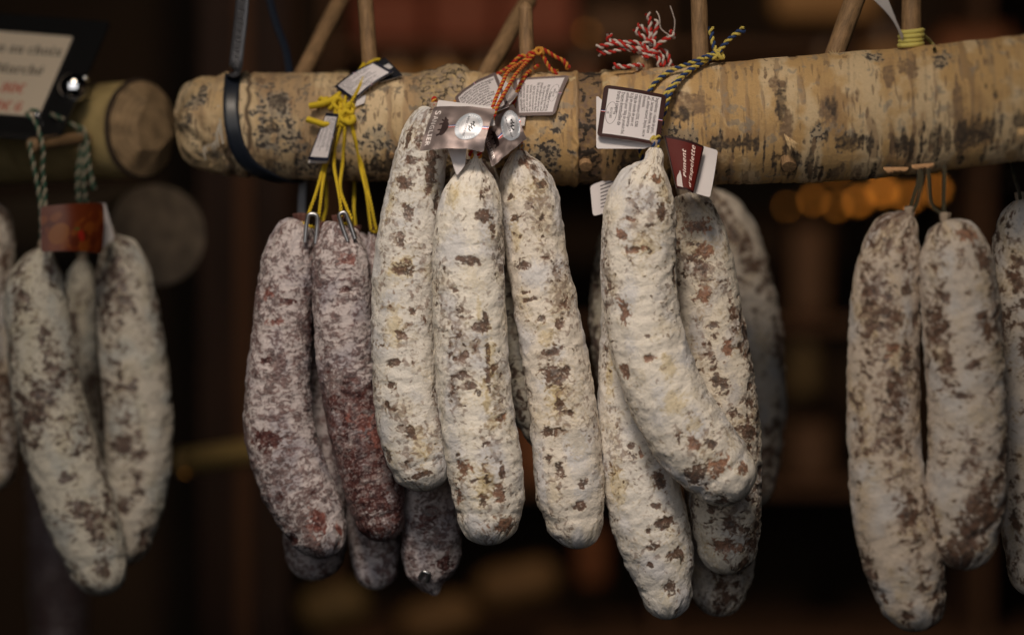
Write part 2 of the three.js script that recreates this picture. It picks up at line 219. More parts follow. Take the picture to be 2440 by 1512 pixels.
{
  const W = 2048, Hh = 768, col = new Uint8Array(W * Hh * 4), rel = new Uint8Array(W * Hh * 4), disp = new Float32Array(W * Hh);
  const x0 = 424, x1 = 2640, near = [], colR = [], colY = [];
  for (let i = 0; i < W; i++) { const x = lerp(x0, x1, i / (W - 1)); near.push(logPatches.filter((p) => Math.abs(x - p[0]) < 2 * p[2])); colR.push(logR(x)); colY.push(logY(x)); }
  let c0 = 0, c1 = 0, c2 = 0;
  const mix = (d, a) => { if (a <= 0) return; if (a > 1) a = 1; c0 += (d[0] - c0) * a; c1 += (d[1] - c1) * a; c2 += (d[2] - c2) * a; };
  for (let j = 0; j < Hh; j++) {
    const ph = (j / Hh) * 2 * Math.PI - Math.PI, cs = Math.cos(ph), sn = Math.sin(ph), py = 33 * sn, pz = 33 * cs;
    for (let i = 0; i < W; i++) {
      const x = lerp(x0, x1, i / (W - 1)), s = (x - x0) * 0.25, k = j * W + i, R = colR[i], yy = colY[i] - R * sn;
      const n1 = fbm(s / 34, py / 34 + 9, pz / 34, 3), n2 = fbm(s / 9, py / 9, pz / 9 + 4, 3), fine = noise(s / 0.7, py / 0.9, pz / 0.9), mid = fbm(s / 2.6, py / 2.6, pz / 2.6, 2);
      const band = fbm(s / 3.2, py / 30 + 3, pz / 30, 2), hoop = noise(s / 13 + 7, py / 60, pz / 60), hoop2 = noise((s + 4 * noise(py / 18, pz / 18, 3)) / 5 + 27, py / 45, pz / 45);   // streaks and hoops that run round the trunk
      const lent = noise(s / 1.7 + 40, py / 7.5, pz / 7.5), lent2 = noise(s / 2.4 + 80, py / 11, pz / 11 + 20);
      const q = noise(py / 7 + 3, pz / 7, s / 60), [g1, g2, g3] = peel(x, q);
      const grey = clamp(sst(1450, 800, x) * 0.8 + n1 * 0.5), rough = sst(1250, 950, x);
      c0 = lerp(0.53, 0.57, grey); c1 = lerp(0.34, 0.435, grey); c2 = lerp(0.15, 0.265, grey);
      mix([0.68, 0.525, 0.33], 0.85 * sst(-0.02, 0.4, hoop + 0.35 * n2));
      mix([0.33, 0.19, 0.085], 0.6 * sst(0.05, 0.5, n1 - 0.3 * n2 + 0.3 * band - 0.6 * hoop)); mix([0.26, 0.16, 0.09], 0.55 * sst(0.3, 0.42, hoop2 + 0.25 * n2 + 0.15 * band));
      mix([0.30, 0.22, 0.14], 0.45 * sst(0.15, 0.6, band + 0.4 * mid - 0.5 * hoop));
      let h = 0.16 * n2 + 0.03 * mid * (1 + 2 * rough) + 0.06 * band + 0.35 * hoop - 0.45 * sst(0.28, 0.4, hoop2 + 0.25 * n2);
      const dark = (sst(0.36, 0.46, lent + 0.16 * n2 + 0.05 * fine) * sst(-0.1, 0.3, n1 + hoop * 0.6) + 0.8 * sst(0.42, 0.50, lent2 + 0.1 * mid)) * (1 + 0.4 * rough);
      mix([0.15, 0.095, 0.06], dark * 0.6); h -= 0.14 * clamp(dark);
      mix([0.26, 0.23, 0.19], 0.6 * sst(0.16, 0.5, n2 + 0.45 * mid - 0.16 + 0.12 * rough));
      mix([0.15, 0.115, 0.08], rough * 0.6 * sst(0.22, 0.5, 0.6 * mid + 0.9 * n2 + 0.3 * n1));
      if (cs > -0.15) for (const [ax, ay, rx, ry, kind] of near[i]) {
        const dx = (x - ax) / rx, dy = (yy - ay) / ry, d2 = dx * dx + dy * dy; if (d2 > 4) continue;
        const nz = x > 1480 ? 0.5 : 1, f = 1 - Math.sqrt(d2) + nz * (0.75 * n2 + 0.55 * mid) + (rx > 55 ? 1.3 : 0.3) * band;
        if (kind === 2) { const a = sst(0, 0.5, f); mix([0.30, 0.27, 0.22], 0.55 * a); mix([0.055, 0.045, 0.04], a * sst(0.05, 0.25, mid + 0.4 * fine)); h -= 0.3 * a * sst(0, 0.3, mid); }
        else { const a = sst(-0.02, 0.42, f); mix(kind ? [0.21, 0.135, 0.08] : [0.06, 0.043, 0.032], a * clamp(0.78 + 0.4 * mid)); h -= (kind ? 0.25 : 0.45) * a; }
      }
      mix([0.10, 0.065, 0.04], g1 * 0.9); h -= 0.9 * g1;
      mix([0.20 + 0.08 * mid, 0.125 + 0.05 * mid, 0.068], g2 * 0.92); mix([0.03, 0.02, 0.014], g2 * sst(0.1, 0.35, n2 + 0.5 * mid)); h += g2 * (-1.0 + 0.5 * n2 + 0.35 * mid);
      const cr = Math.abs(fbm(s / 7, py / 7 + 30, pz / 7, 3));
      mix([0.36 + 0.15 * mid, 0.27 + 0.1 * mid, 0.165], g3 * 0.85); mix([0.06, 0.045, 0.03], g3 * (1 - sst(0.02, 0.11, cr))); h += g3 * (1.0 + 1.0 * n2 + 0.5 * mid - 1.1 * (1 - sst(0.0, 0.13, cr)));
      h += 4.4 * Math.exp(-(((x - 1082) / 42) ** 2) - ((ph - 1.35) / 0.6) ** 2);      // burl on top
      const lip = (a, w) => Math.exp(-(((x + q * 9 - a) / w) ** 2));
      h += 0.7 * lip(541, 5) + 0.8 * lip(586, 6) + 0.6 * lip(610, 5) + 0.9 * lip(1370 - q * 6, 5) + 0.7 * lip(1440, 6) + 0.5 * lip(994, 4);
      const v = 1 + 0.07 * fine + 0.06 * mid;
      col[4 * k] = toByte(c0 * v); col[4 * k + 1] = toByte(c1 * v); col[4 * k + 2] = toByte(c2 * v); col[4 * k + 3] = 255;
      disp[k] = h * 0.001;
      rel[4 * k] = 255 * clamp(0.5 + 0.45 * fine + 0.45 * mid + 0.4 * band - 0.4 * clamp(dark)); rel[4 * k + 1] = 255 * clamp(0.72 + 0.12 * mid + 0.15 * clamp(dark)); rel[4 * k + 2] = 0; rel[4 * k + 3] = 255;
    }
  }
  const mat = new THREE.MeshPhysicalMaterial({ map: dataTex(W, Hh, col, true), bumpMap: dataTex(W, Hh, rel), bumpScale: 0.0002, roughness: 1 });
  mat.roughnessMap = mat.bumpMap; mat.map.wrapT = mat.bumpMap.wrapT = THREE.RepeatWrapping;
  const t = thing('birch_log', 'long pale birch log with peeling bark and wooden pegs, hung across the picture', 'log', P(1400, 440, -0.047));
  const g = gridGeometry(192, 760, (u, v, o) => {
    const x = lerp(x0, x1, v), ph = u * 2 * Math.PI - Math.PI, zc = logZ(x), c = P(x, logY(x), zc), R = SZ(logR(x), zc) * (1 + (0.10 * noise(Math.cos(ph) * 1.6 + 3, Math.sin(ph) * 1.6, x / 70) + 0.06 * noise(Math.cos(ph) * 4, Math.sin(ph) * 4, x / 25)) * (1 - sst(470, 640, x)));
    const d = disp[Math.min(Hh - 1, Math.floor((u % 1) * Hh)) * W + Math.round(v * (W - 1))] * sst(424, 470, x);
    o.copy(c); o.x += 0.006 * noise(Math.cos(ph) * 2.2, Math.sin(ph) * 2.2, 7) * (1 - sst(440, 560, x)); o.y += Math.sin(ph) * (R + d); o.z += Math.cos(ph) * (R + d);
  }, (u, v) => [v, u], true);
  put('bark', g, mat, t);
  bark.push(t, mat);
  const e = P(424, 292, -0.130), woodEnd = M(0.42, 0.31, 0.18);
  put('end_face', new THREE.CylinderGeometry(SZ(20.5, -0.13), SZ(20.5, -0.13), 0.002, 24).rotateZ(Math.PI / 2).translate(e.x - 0.0005, e.y, e.z), woodEnd, t);
}
const logThing = bark[0];
const woodTex = (() => { // straight grained dowel wood
  const w = 128, h = 512, d = new Uint8Array(w * h * 4);
  for (let y = 0, i = 0; y < h; y++) for (let x = 0; x < w; x++, i += 4) {
    const a = x / w * 6.283, n = fbm(Math.cos(a) * 3, Math.sin(a) * 3, y / 90, 3), f = noise(Math.cos(a) * 14, Math.sin(a) * 14, y / 60), k = 0.85 + 0.4 * n + 0.25 * f, st = 0.5 + 0.5 * Math.sin(n * 16 + Math.cos(a) * 5 + y / 60);
    d[i] = toByte((0.30 + 0.06 * st) * k); d[i + 1] = toByte((0.18 + 0.04 * st) * k); d[i + 2] = toByte((0.09 + 0.02 * st) * k); d[i + 3] = 255;
  }
  const t = dataTex(w, h, d, true); t.wrapT = THREE.RepeatWrapping; return t;
})();
const dowelMat = new THREE.MeshPhysicalMaterial({ map: woodTex, roughness: 0.68, bumpMap: woodTex, bumpScale: 0.0003 });
function dowel(a, b, ra, rb, pointed = 0, seed = 1) {               // a turned peg from a to b with a softened or pointed end at b
  const len = a.distanceTo(b), prof = [[ra, 0], [lerp(ra, rb, 0.5), 0.5], [rb, 1 - 0.02 - pointed], [rb * 0.93, 1 - pointed * 0.9 - 0.008], [rb * (pointed ? 0.45 : 0.8), 1 - pointed * 0.35 - 0.004], [0.0001, 1]];
  const g = gridGeometry(28, 120, (u, v, o) => { let i = 0; while (i < prof.length - 2 && v > prof[i + 1][1]) i++; const r = lerp(prof[i][0], prof[i + 1][0], clamp((v - prof[i][1]) / (prof[i + 1][1] - prof[i][1]))), th = u * 6.28318, w = 1 + 0.05 * noise(Math.cos(th) * 1.5 + seed * 7, Math.sin(th) * 1.5, v * 5); o.set(Math.cos(th) * r * w, v * len, Math.sin(th) * r * w); }, (u, v) => [u, v * len / 0.06], true);
  const q = new THREE.Quaternion().setFromUnitVectors(V(0, 1, 0), b.clone().sub(a).normalize());
  return g.applyQuaternion(q).translate(a.x, a.y, a.z);
}
const PEG = {};
{
  const zt = (x, f = 0.55) => logZ(x) + SZ(logR(x), logZ(x)) * f, peg = (key, a, b, ra, rb, pt = 0) => { PEG[key] = [a, b]; put('peg', dowel(a, b, ra, rb, pt, a.x * 40), dowelMat, logThing); };
  peg('a', P(886, 215, zt(886, 0.3)), P(862, -110, zt(886, 0.5)), 0.0050, 0.0046);
  peg('b', P(1258, 215, zt(1258, 0.3)), P(1252, 2, zt(1258, 0.42)), 0.0047, 0.0043, 0.06);
  peg('c', P(1672, 205, zt(1672, 0.3)), P(1662, -120, zt(1672, 0.45)), 0.0051, 0.0049);
  peg('d', P(2172, 150, zt(2172, 0.1)), P(2174, -120, zt(2172, 0.2)), 0.0058, 0.0056);
  peg('e', P(1532, 200, zt(1532, 0.1)), P(1529, 128, zt(1532, 0.1)), 0.0070, 0.0066, 0.05);
  peg('f', P(700, 215, logZ(700) - 0.018), P(842, -60, logZ(700) - 0.11), 0.0052, 0.0056);
  peg('g', P(1135, 215, logZ(1135) - 0.018), P(1262, -5, logZ(1135) - 0.10), 0.0052, 0.0056);
  peg('h', P(1970, 185, logZ(1970) - 0.018), P(2062, -70, logZ(1970) - 0.05), 0.0058, 0.0064);
  // stubs of sawn off twigs and torn bark
  const stub = (x, y, r, len) => { const p = onLog(x, y, -0.002), c = P(x, logY(x), logZ(x)), n = p.clone().sub(c).setX(0).normalize(); put('twig_stub', dowel(p.clone().addScaledVector(n, -0.004), p.clone().addScaledVector(n, len), SZ(r + 3), SZ(r), 0, x), M(1, 1, 1, { map: woodTex, roughness: 0.8 }), logThing); };
  stub(1396, 388, 15, 0.004); stub(1880, 384, 17, 0.005); stub(935, 366, 7, 0.003);
  const torn = (pts, seed, c) => { // a ragged lifted shred of bark
    const [a, b, cc, d] = pts, r = rng(seed), rag = [...Array(24)].map(() => r());
    put('bark_flap', gridGeometry(20, 10, (u, v, o) => { const k = 1 - 0.45 * rag[Math.floor(u * 19)] * v; o.copy(a).lerp(b, u).lerp(cc.clone().lerp(d, 1 - u).sub(a.clone().lerp(b, u)).add(a.clone().lerp(b, u)), v * k); o.z += 0.0012 * Math.sin(v * 2.6) + 0.0008 * noise(u * 6, v * 4, seed); }), M(...c, { side: THREE.DoubleSide, roughness: 0.8 }), logThing);
  };
  torn([onLog(1868, 318, 0.0015), onLog(1888, 332, 0.002), onLog(1908, 346, 0.005), onLog(1882, 364, 0.004)], 3, [0.62, 0.44, 0.24]);
  torn([onLog(2105, 398, 0.001), onLog(2165, 398, 0.001), onLog(2160, 412, 0.004), onLog(2110, 414, 0.004)], 4, [0.60, 0.34, 0.17]);
  torn([onLog(2172, 392, 0.001), onLog(2226, 388, 0.001), onLog(2222, 402, 0.004), onLog(2176, 408, 0.004)], 5, [0.60, 0.34, 0.17]);
  torn([onLog(2426, 305, 0.001), onLog(2470, 300, 0.001), onLog(2470, 330, 0.005), onLog(2424, 326, 0.005)], 6, [0.6, 0.4, 0.2]);
  torn([onLog(462, 262, 0.0008), onLog(522, 250, 0.0015), onLog(534, 345, 0.0045), onLog(490, 392, 0.004)], 8, [0.52, 0.46, 0.38]);
  torn([onLog(1345, 190, 0.001), onLog(1372, 182, 0.0015), onLog(1378, 390, 0.003), onLog(1360, 410, 0.002)], 9, [0.5, 0.38, 0.21]);
  torn([onLog(1436, 195, 0.0015), onLog(1452, 192, 0.001), onLog(1460, 340, 0.001), onLog(1438, 360, 0.0025)], 10, [0.52, 0.4, 0.22]);
  for (const [x, n] of [[812, 5], [1990, 4], [1320, 3], [1476, 3]]) for (let i = 0; i < n; i++) { const a = P(x + i * 6 - 10, logY(x) - logR(x) + 3, logZ(x)); put('bark_fibre', new THREE.ConeGeometry(0.0006, 0.0045, 5).rotateZ(0.9 - i * 0.45).translate(a.x, a.y + 0.001, a.z), M(0.5, 0.38, 0.2), logThing); }
}

// ------------------------------------------------------------------ the second pole, left
{
  const zE = -0.215, c = P(340, 307, zE), ax = V(0.78, 0.01, 0.62).normalize(), R = SZ(116, zE);
  const t = thing('wooden_pole', 'yellowish peeled pole with faceted sawn end at the left, below the price card', 'pole', P(200, 430, -0.2));
  const q = new THREE.Quaternion().setFromUnitVectors(V(0, 1, 0), ax), start = c.clone().addScaledVector(ax, -0.003);
  const ptex = speckle(31, [0.34, 0.25, 0.11], [0.58, 0.44, 0.20], 40, 512, 512);
  put('shaft', gridGeometry(64, 60, (u, v, o) => { const th = u * 6.28318, r = R * (1 + 0.012 * noise(Math.cos(th) * 2, Math.sin(th) * 2, v * 6)); o.set(Math.cos(th) * r, -0.5 + v * 0.5, Math.sin(th) * r).applyQuaternion(q).add(start); }, (u, v) => [u, v * 3], true), M(1, 1, 1, { map: ptex, roughness: 0.55 }), t);
  put('bark_edge', new THREE.TorusGeometry(R * 0.993, 0.0016, 10, 72).rotateX(Math.PI / 2).applyQuaternion(q).translate(start.x + ax.x * 0.001, start.y, start.z + ax.z * 0.001), M(0.05, 0.03, 0.02), t);
  // hewn end: six flat cuts meet a smaller flat face
  const end = [], body = []; const hexR = [0.46, 0.60, 0.50, 0.62, 0.48, 0.56];
  for (let k = 0; k < 6; k++) { const a = k * 1.0472 + 0.35; end.push(V(Math.cos(a) * R * hexR[k], 0.0135, Math.sin(a) * R * hexR[k])); }
  for (let k = 0; k < 48; k++) { const a = k / 48 * 6.28318; body.push(V(Math.cos(a) * R * 0.975, 0.0035, Math.sin(a) * R * 0.975)); }
  const faces = [[], [], [], [], [], [], []], tri = (f, p1, p2, p3) => faces[f].push(p1, p2, p3);
  for (let k = 1; k < 5; k++) tri(6, end[0], end[k + 1], end[k]);
  for (let i = 0; i < 48; i++) { const a = (i + 0.5) / 48 * 6.28318, k = Math.floor((((a - 0.35 - 0.5236 + 12.566) % 6.28318)) / 1.0472) % 6, e0 = end[(k + 1) % 6]; tri(k, body[i], e0, body[(i + 1) % 48]); const a2 = ((i + 1.5) / 48) * 6.28318, k2 = Math.floor((((a2 - 0.35 - 0.5236 + 12.566) % 6.28318)) / 1.0472) % 6; if (k2 !== k) tri(k, body[(i + 1) % 48], e0, end[(k2 + 1) % 6]); }
  const grain = (() => { const w = 320, d = new Uint8Array(w * w * 4); for (let y = 0, i = 0; y < w; y++) for (let x = 0; x < w; x++, i += 4) { const u = (x - 150) / 160, v = (y - 170) / 160, rr = Math.hypot(u, v), n = fbm(u * 3, v * 3, 2, 3), ring = 0.5 + 0.5 * Math.sin((rr + 0.06 * n) * 60), crack = sst(0.05, 0.0, Math.abs(noise(Math.atan2(v, u) * 3, rr * 0.8, 5))) * sst(0.2, 0.6, rr), k = (0.75 + 0.25 * ring + 0.5 * n) * (1 - 0.35 * crack); d[i] = toByte(0.36 * k); d[i + 1] = toByte(0.24 * k); d[i + 2] = toByte(0.13 * k); d[i + 3] = 255; } return dataTex(w, w, d, true); })();
  const fm = [M(1, 1, 1, { map: grain, roughness: 0.8 })];
  faces.forEach((f, i) => { const g = new THREE.BufferGeometry().setFromPoints(f); g.setAttribute('uv', new THREE.BufferAttribute(new Float32Array(f.flatMap((p) => [0.5 + 0.48 * p.x / R, 0.5 + 0.48 * p.z / R])), 2)); g.applyQuaternion(q).translate(start.x, start.y, start.z); g.computeVertexNormals(); const m = fm[0]; m.side = THREE.DoubleSide; put(i === 6 ? 'end_face' : 'hewn_facet', g, m, t); });
  const pa = P(205, 328, zE + 0.02), pb = P(70, 346, zE + 0.075);
  put('peg', dowel(pa, pb, 0.0042, 0.0046, 0.02, 4), dowelMat, t);
  PEG.left = [pa, pb];
}
{ // a thick round log far behind, its sawn face towards us
  const z = -0.42, c = P(372, 560, z), R = SZ(122, z), t = thing('sawn_log', 'blurred round sawn end of a thick log behind the left sausages', 'log', P(372, 690, z));
  put('shaft', new THREE.CylinderGeometry(R, R, 0.5, 48, 1, true).rotateX(Math.PI / 2).rotateY(0.42).translate(c.x - 0.105, c.y, c.z - 0.232), M(0.08, 0.055, 0.035), t);
  put('end_face', new THREE.CylinderGeometry(R * 0.985, R, 0.004, 48).rotateX(Math.PI / 2).rotateY(0.42).translate(c.x, c.y, c.z), M(1, 1, 1, { map: speckle(41, [0.11, 0.085, 0.065], [0.24, 0.185, 0.14], 34) }), t);
}
// ------------------------------------------------------------------ the sausages
function pathOf(spec) {
  const pts = spec.pts.map((a) => ({ x: a[0], y: a[1], r: a[2], z: spec.z + (a[3] ?? 0) }));
  const w = pts.map((a) => P(a.x, a.y, a.z)), acc = [0];
  for (let i = 1; i < w.length; i++) acc.push(acc[i - 1] + w[i].distanceTo(w[i - 1]));
  const curve = new THREE.CatmullRomCurve3(w, false, 'centripetal');
  const r2 = pchip(acc, pts.map((a) => SZ(a.r, a.z) ** 2));
  // even samples along the line
  const N = 240, C = [], S = [0]; const n = w.length - 1;
  for (let i = 0; i <= N; i++) C.push(curve.getPoint(i / N));
  const sAt = (i) => { const f = i / N * n, k = Math.min(n - 1, Math.floor(f)); return lerp(acc[k], acc[k + 1], f - k); };
  const R = C.map((_, i) => Math.sqrt(Math.max(0, r2(sAt(i)))));
  for (let i = 1; i <= N; i++) S.push(S[i - 1] + C[i].distanceTo(C[i - 1]));
  let body = N - 1; const total = S[N]; const wide = 0.85 * Math.max(...R); while (body > 0 && total - S[body] < wide) body--;      // close the lower end roundly
  const D = total - S[body]; if (!spec.nipple) for (let i = body; i <= N; i++) R[i] = Math.max(R[i], R[body] * Math.sqrt(Math.max(0, 1 - Math.max(0, (D - (total - S[i])) / D) ** 2.1)));
  const T = C.map((_, i) => C[Math.min(N, i + 1)].clone().sub(C[Math.max(0, i - 1)]).normalize());
  const F = T.map((t) => V(0, 0, 0).crossVectors(t, V(1, 0, 0)).normalize()), X = T.map((t, i) => V(0, 0, 0).crossVectors(F[i], t).normalize());
  return { N, C, S, R, T, F, X, len: S[N] };
}
const atS = (p, s) => { let a = 0, b = p.N; while (b - a > 1) { const m = (a + b) >> 1; if (p.S[m] > s) b = m; else a = m; } return [a, clamp((s - p.S[a]) / (p.S[b] - p.S[a] || 1))]; };
// per kind: mould colour, bare skin colour, how much skin shows
const KIND = {
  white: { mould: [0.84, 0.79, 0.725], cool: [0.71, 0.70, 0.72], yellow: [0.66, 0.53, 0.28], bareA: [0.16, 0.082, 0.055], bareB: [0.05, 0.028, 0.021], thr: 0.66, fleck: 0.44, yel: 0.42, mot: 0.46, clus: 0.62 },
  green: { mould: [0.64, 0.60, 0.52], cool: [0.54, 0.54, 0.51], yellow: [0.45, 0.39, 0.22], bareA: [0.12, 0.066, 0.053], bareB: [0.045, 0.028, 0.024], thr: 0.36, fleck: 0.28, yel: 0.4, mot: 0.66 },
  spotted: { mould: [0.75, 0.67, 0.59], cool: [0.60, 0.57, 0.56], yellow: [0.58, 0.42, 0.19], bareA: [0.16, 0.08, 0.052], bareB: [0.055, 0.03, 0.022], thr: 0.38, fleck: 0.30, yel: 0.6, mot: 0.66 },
  red: { mould: [0.62, 0.55, 0.555], cool: [0.44, 0.40, 0.44], yellow: [0.56, 0.49, 0.43], bareA: [0.13, 0.052, 0.047], bareB: [0.042, 0.017, 0.018], thr: 0.06, fleck: 0.2, yel: 0.3, mot: 0.25 },
};
const [GRAIN, GRAIN2] = [1, 2].map((rad) => { // fine grain, smoothed over one or two texels
  const N = 512, r = rng(500 + rad), a = Float32Array.from({ length: N * N }, () => r() - 0.5), b = new Float32Array(N * N);
  let m = 0; for (let y = 0; y < N; y++) for (let x = 0; x < N; x++) { let t = 0; for (let v = -rad; v <= rad; v++) for (let u = -rad; u <= rad; u++) t += a[((y + v) & 511) * N + ((x + u) & 511)] / (1 + u * u + v * v); b[y * N + x] = t; m += t * t; }
  const k = 0.25 / Math.sqrt(m / N / N); return b.map((t) => t * k);
});
const GROUPS = [], allPaths = [];
function sausage(spec) {
  const p = pathOf(spec), K = { ...KIND[spec.kind], ...(spec.look || {}) }, hero = spec.q ?? 1, r0 = rng(spec.seed), ox = r0() * 200, oy = r0() * 200, oz = r0() * 200;
  allPaths.push([spec.label, p]);
  const TW = hero > 1 ? 448 : hero ? 336 : 176, TH = hero > 1 ? 880 : hero ? 640 : 340, col = new Uint8Array(TW * TH * 4), rel = new Uint8Array(TW * TH * 4), disp = new Float32Array(TW * TH);
  const red = spec.kind === 'red', Rm = Math.max(...p.R) * 1000, L = p.len * 1000;
  const spots = (spec.spots || []).map(([x, y, rx, ry, tone = 0]) => {       // place each noted patch on the surface
    let best = 0, bd = 1e9; const w = P(x, y, spec.z);
    for (let i = 8; i < p.N - 4; i++) { const d = (w.x - p.C[i].x) * p.T[i].x + (w.y - p.C[i].y) * p.T[i].y; if (Math.abs(d) < bd && Math.hypot(w.x - p.C[i].x, w.y - p.C[i].y) < p.R[i] * 1.4) { bd = Math.abs(d); best = i; } }
    const off = (w.x - p.C[best].x) * p.X[best].x + (w.y - p.C[best].y) * p.X[best].y;
    return [Math.asin(clamp(off / (p.R[best] || 1), -0.97, 0.97)), p.S[best] * 1000, rx * 0.25, ry * 0.25, tone];
  });
  const gx = Math.floor(r0() * 512), gy = Math.floor(r0() * 512), GK = 1, bareAt = spec.bare;                                            // [from, to, extra] share of the length where more skin shows
  for (let j = 0; j < TH; j++) {
    const s = j / (TH - 1) * L, [ia, fa] = atS(p, s / 1000), Rl = Math.max(4, lerp(p.R[ia], p.R[Math.min(p.N, ia + 1)], fa) * 1000);
    let extra = 0; if (bareAt) extra = bareAt[2] * sst(bareAt[0] - 0.05, bareAt[0] + 0.05, s / L) * (1 - sst(bareAt[1] - 0.05, bareAt[1] + 0.05, s / L));
    const sp = spots.filter((a) => Math.abs(a[1] - s) < a[3] * 2.2);
    for (let i = 0; i < TW; i++) {
      const th = (i / TW) * 6.2831853 - 3.14159265, k = j * TW + i, back = i & 1 && Math.abs(th) > 2.05, px = Math.sin(th) * Rm + ox, pz = Math.cos(th) * Rm + oz, ps = s + oy;
      if (back) { for (let c = 0; c < 4; c++) { col[4 * k + c] = col[4 * k - 4 + c]; rel[4 * k + c] = rel[4 * k - 4 + c]; } disp[k] = disp[k - 1]; continue; }
      const wz = noise(px / 5, ps / 5, pz / 5) * 1.6, wy = noise(px / 4 + 9, ps / 4, pz / 4) * 1.4;
      const gi = ((j * GK + gy) & 511) * 512, fine = GRAIN[gi + ((i * GK + gx) & 511)], f2 = GRAIN2[(((j + gx) & 511) << 9) + ((i + gy) & 511)], mid = fbm((px + wz) / 2.3, (ps + wy) / 1.7, pz / 2.3, 2);
      const a = fbm((px + wz) / 7, (ps + wy) / 5.4, pz / 7, 3), big = noise(px / 19, ps / 44, pz / 19), big2 = noise(px / 9 + 20, ps / 24, pz / 9), b = fbm((px + wy) / 3.6 + 50, (ps + wz) / 3.2, pz / 3.6, 2);
      const lump = fbm(px / 11 + 70, ps / 8.5, pz / 11, 2), wr = noise(px / 4.5, ps / 1.5 + 20, pz / 4.5);
      let bare, fl, soft = 0, tone = 0, halo = 0, ysp = 0;
      if (red) { soft = sst(-0.32, 0.36, a * 0.8 + 0.55 * mid + 0.25 * wr + 0.25 * f2 + 0.5 * big + extra - K.thr + 0.1); bare = sst(0.0, 0.5, a + 0.45 * mid + 0.25 * f2 + 0.4 * big + extra * 1.3 - K.thr - 0.22); fl = sst(0.1, 0.5, b + 0.3 * fine - 0.1) * 0.5; }
      else { const clus = big + 0.5 * big2, bf = a + 0.35 * mid + 0.12 * fine + (K.clus ?? 0.8) * clus + extra - K.thr; bare = sst(-0.13, 0.13, bf); halo = sst(-0.36, -0.04, bf); fl = sst(-0.10, 0.12, b + 0.12 * fine + (K.clus ?? 0.8) * clus + 0.25 * a - K.fleck); }
      let sb = 0;
      for (const q of sp) { let du = th - q[0]; const dx = du * Rl / q[2], dy = (s - q[1]) / q[3], d = Math.sqrt(dx * dx + dy * dy); if (d < 2.2) { const ff = 1 - d + 0.45 * mid + 0.5 * b + 0.55 * a + 0.12 * fine, f = sst(-0.18, 0.26, ff); if (q[4] === 3) { ysp = Math.max(ysp, sst(-0.3, 0.6, ff)); continue; } halo = Math.max(halo, sst(-0.55, -0.05, ff)); if (f > sb) { sb = f; tone = q[4]; } } }
      bare = Math.max(bare, sb);
      const yel = K.yel * sst(0.05, 0.55, noise(px / 13 + 5, ps / 18, pz / 13 + 8) + 0.5 * mid + 0.25 * big) + 0.9 * ysp + 0.42 * halo * clamp(0.6 + mid), cool = sst(-0.02, 0.4, noise(px / 17 + 55, ps / 22, pz / 17) + 0.2 * mid);
      let m0 = K.mould[0], m1 = K.mould[1], m2 = K.mould[2];
      m0 = lerp(m0, K.cool[0], cool * 0.9); m1 = lerp(m1, K.cool[1], cool * 0.9); m2 = lerp(m2, K.cool[2], cool * 0.9);
      const yy = clamp(yel * 0.62); m0 = lerp(m0, K.yellow[0], yy); m1 = lerp(m1, K.yellow[1], yy); m2 = lerp(m2, K.yellow[2], yy);
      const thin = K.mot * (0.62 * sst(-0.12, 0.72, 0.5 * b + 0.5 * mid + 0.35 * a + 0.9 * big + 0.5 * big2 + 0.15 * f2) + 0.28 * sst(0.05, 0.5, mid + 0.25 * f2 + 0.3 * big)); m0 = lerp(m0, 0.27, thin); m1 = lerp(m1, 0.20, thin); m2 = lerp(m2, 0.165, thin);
      const br = clamp(0.5 + 0.9 * b + 0.5 * f2), tt = tone === 1 ? 0.9 : tone === 2 ? 1.6 : 0;    // tone 1: light brown meat, 2: orange brown
      let c0 = lerp(K.bareB[0], K.bareA[0], br) * (1 + tt * 1.15), c1 = lerp(K.bareB[1], K.bareA[1], br) * (1 + tt), c2 = lerp(K.bareB[2], K.bareA[2], br) * (1 + tt * 0.8);
      const dust = red ? 0.5 * sst(0.12, 0.42, f2 + 0.4 * fine + 0.3 * mid) : 0.5 * sst(0.26, 0.5, f2 + 0.25 * fine + 0.3 * mid);
      let cov = red ? Math.max(bare, soft * 0.82) : Math.max(bare * 0.92, fl * 0.48); cov *= 1 - dust * (red ? 0.55 : 0.7);
      if (red) cov = Math.max(cov, fl * 0.6 * (1 - dust));
      const v = 1 + 0.09 * fine + 0.07 * f2;
      col[4 * k] = toByte(lerp(m0, c0, cov) * v); col[4 * k + 1] = toByte(lerp(m1, c1, cov) * v); col[4 * k + 2] = toByte(lerp(m2, c2, cov) * v); col[4 * k + 3] = 255;
      disp[k] = (0.95 * lump + 0.24 * a + 0.08 * mid + (red ? 0.2 : 0.03) * wr - 0.38 * bare - 0.12 * fl + (0.75 * Math.exp(-s / 20) + 0.22 * Math.exp((s - L) / 12)) * Math.sin(th * 9 + 5 * noise(px / 9, ps / 14, pz / 9))) * 0.001;
      rel[4 * k] = 255 * clamp(0.5 + 0.22 * fine + 0.26 * f2 + 0.42 * mid + (red ? 0.3 : 0.12) * wr - 0.3 * bare - 0.12 * fl); rel[4 * k + 1] = 255 * clamp(lerp(0.93, 0.42 + 0.2 * dust, bare)); rel[4 * k + 2] = 0; rel[4 * k + 3] = 255;
    }
  }
  const mat = new THREE.MeshPhysicalMaterial({ map: dataTex(TW, TH, col, true), bumpMap: dataTex(TW, TH, rel), bumpScale: 0.00022, roughness: 1, sheen: red ? 0 : 0.12, sheenColor: new THREE.Color(1, 0.98, 0.94), sheenRoughness: 0.8 });
  mat.roughnessMap = mat.bumpMap;
  const low = p.C.reduce((m, c) => (c.y < m.y ? c : m)), t = thing(spec.name ?? 'cured_sausage', spec.label, 'sausage', low.clone(), spec.group);
  const nu = hero > 1 ? 168 : hero ? 120 : 64, nv = hero > 1 ? 430 : hero ? 300 : 130;
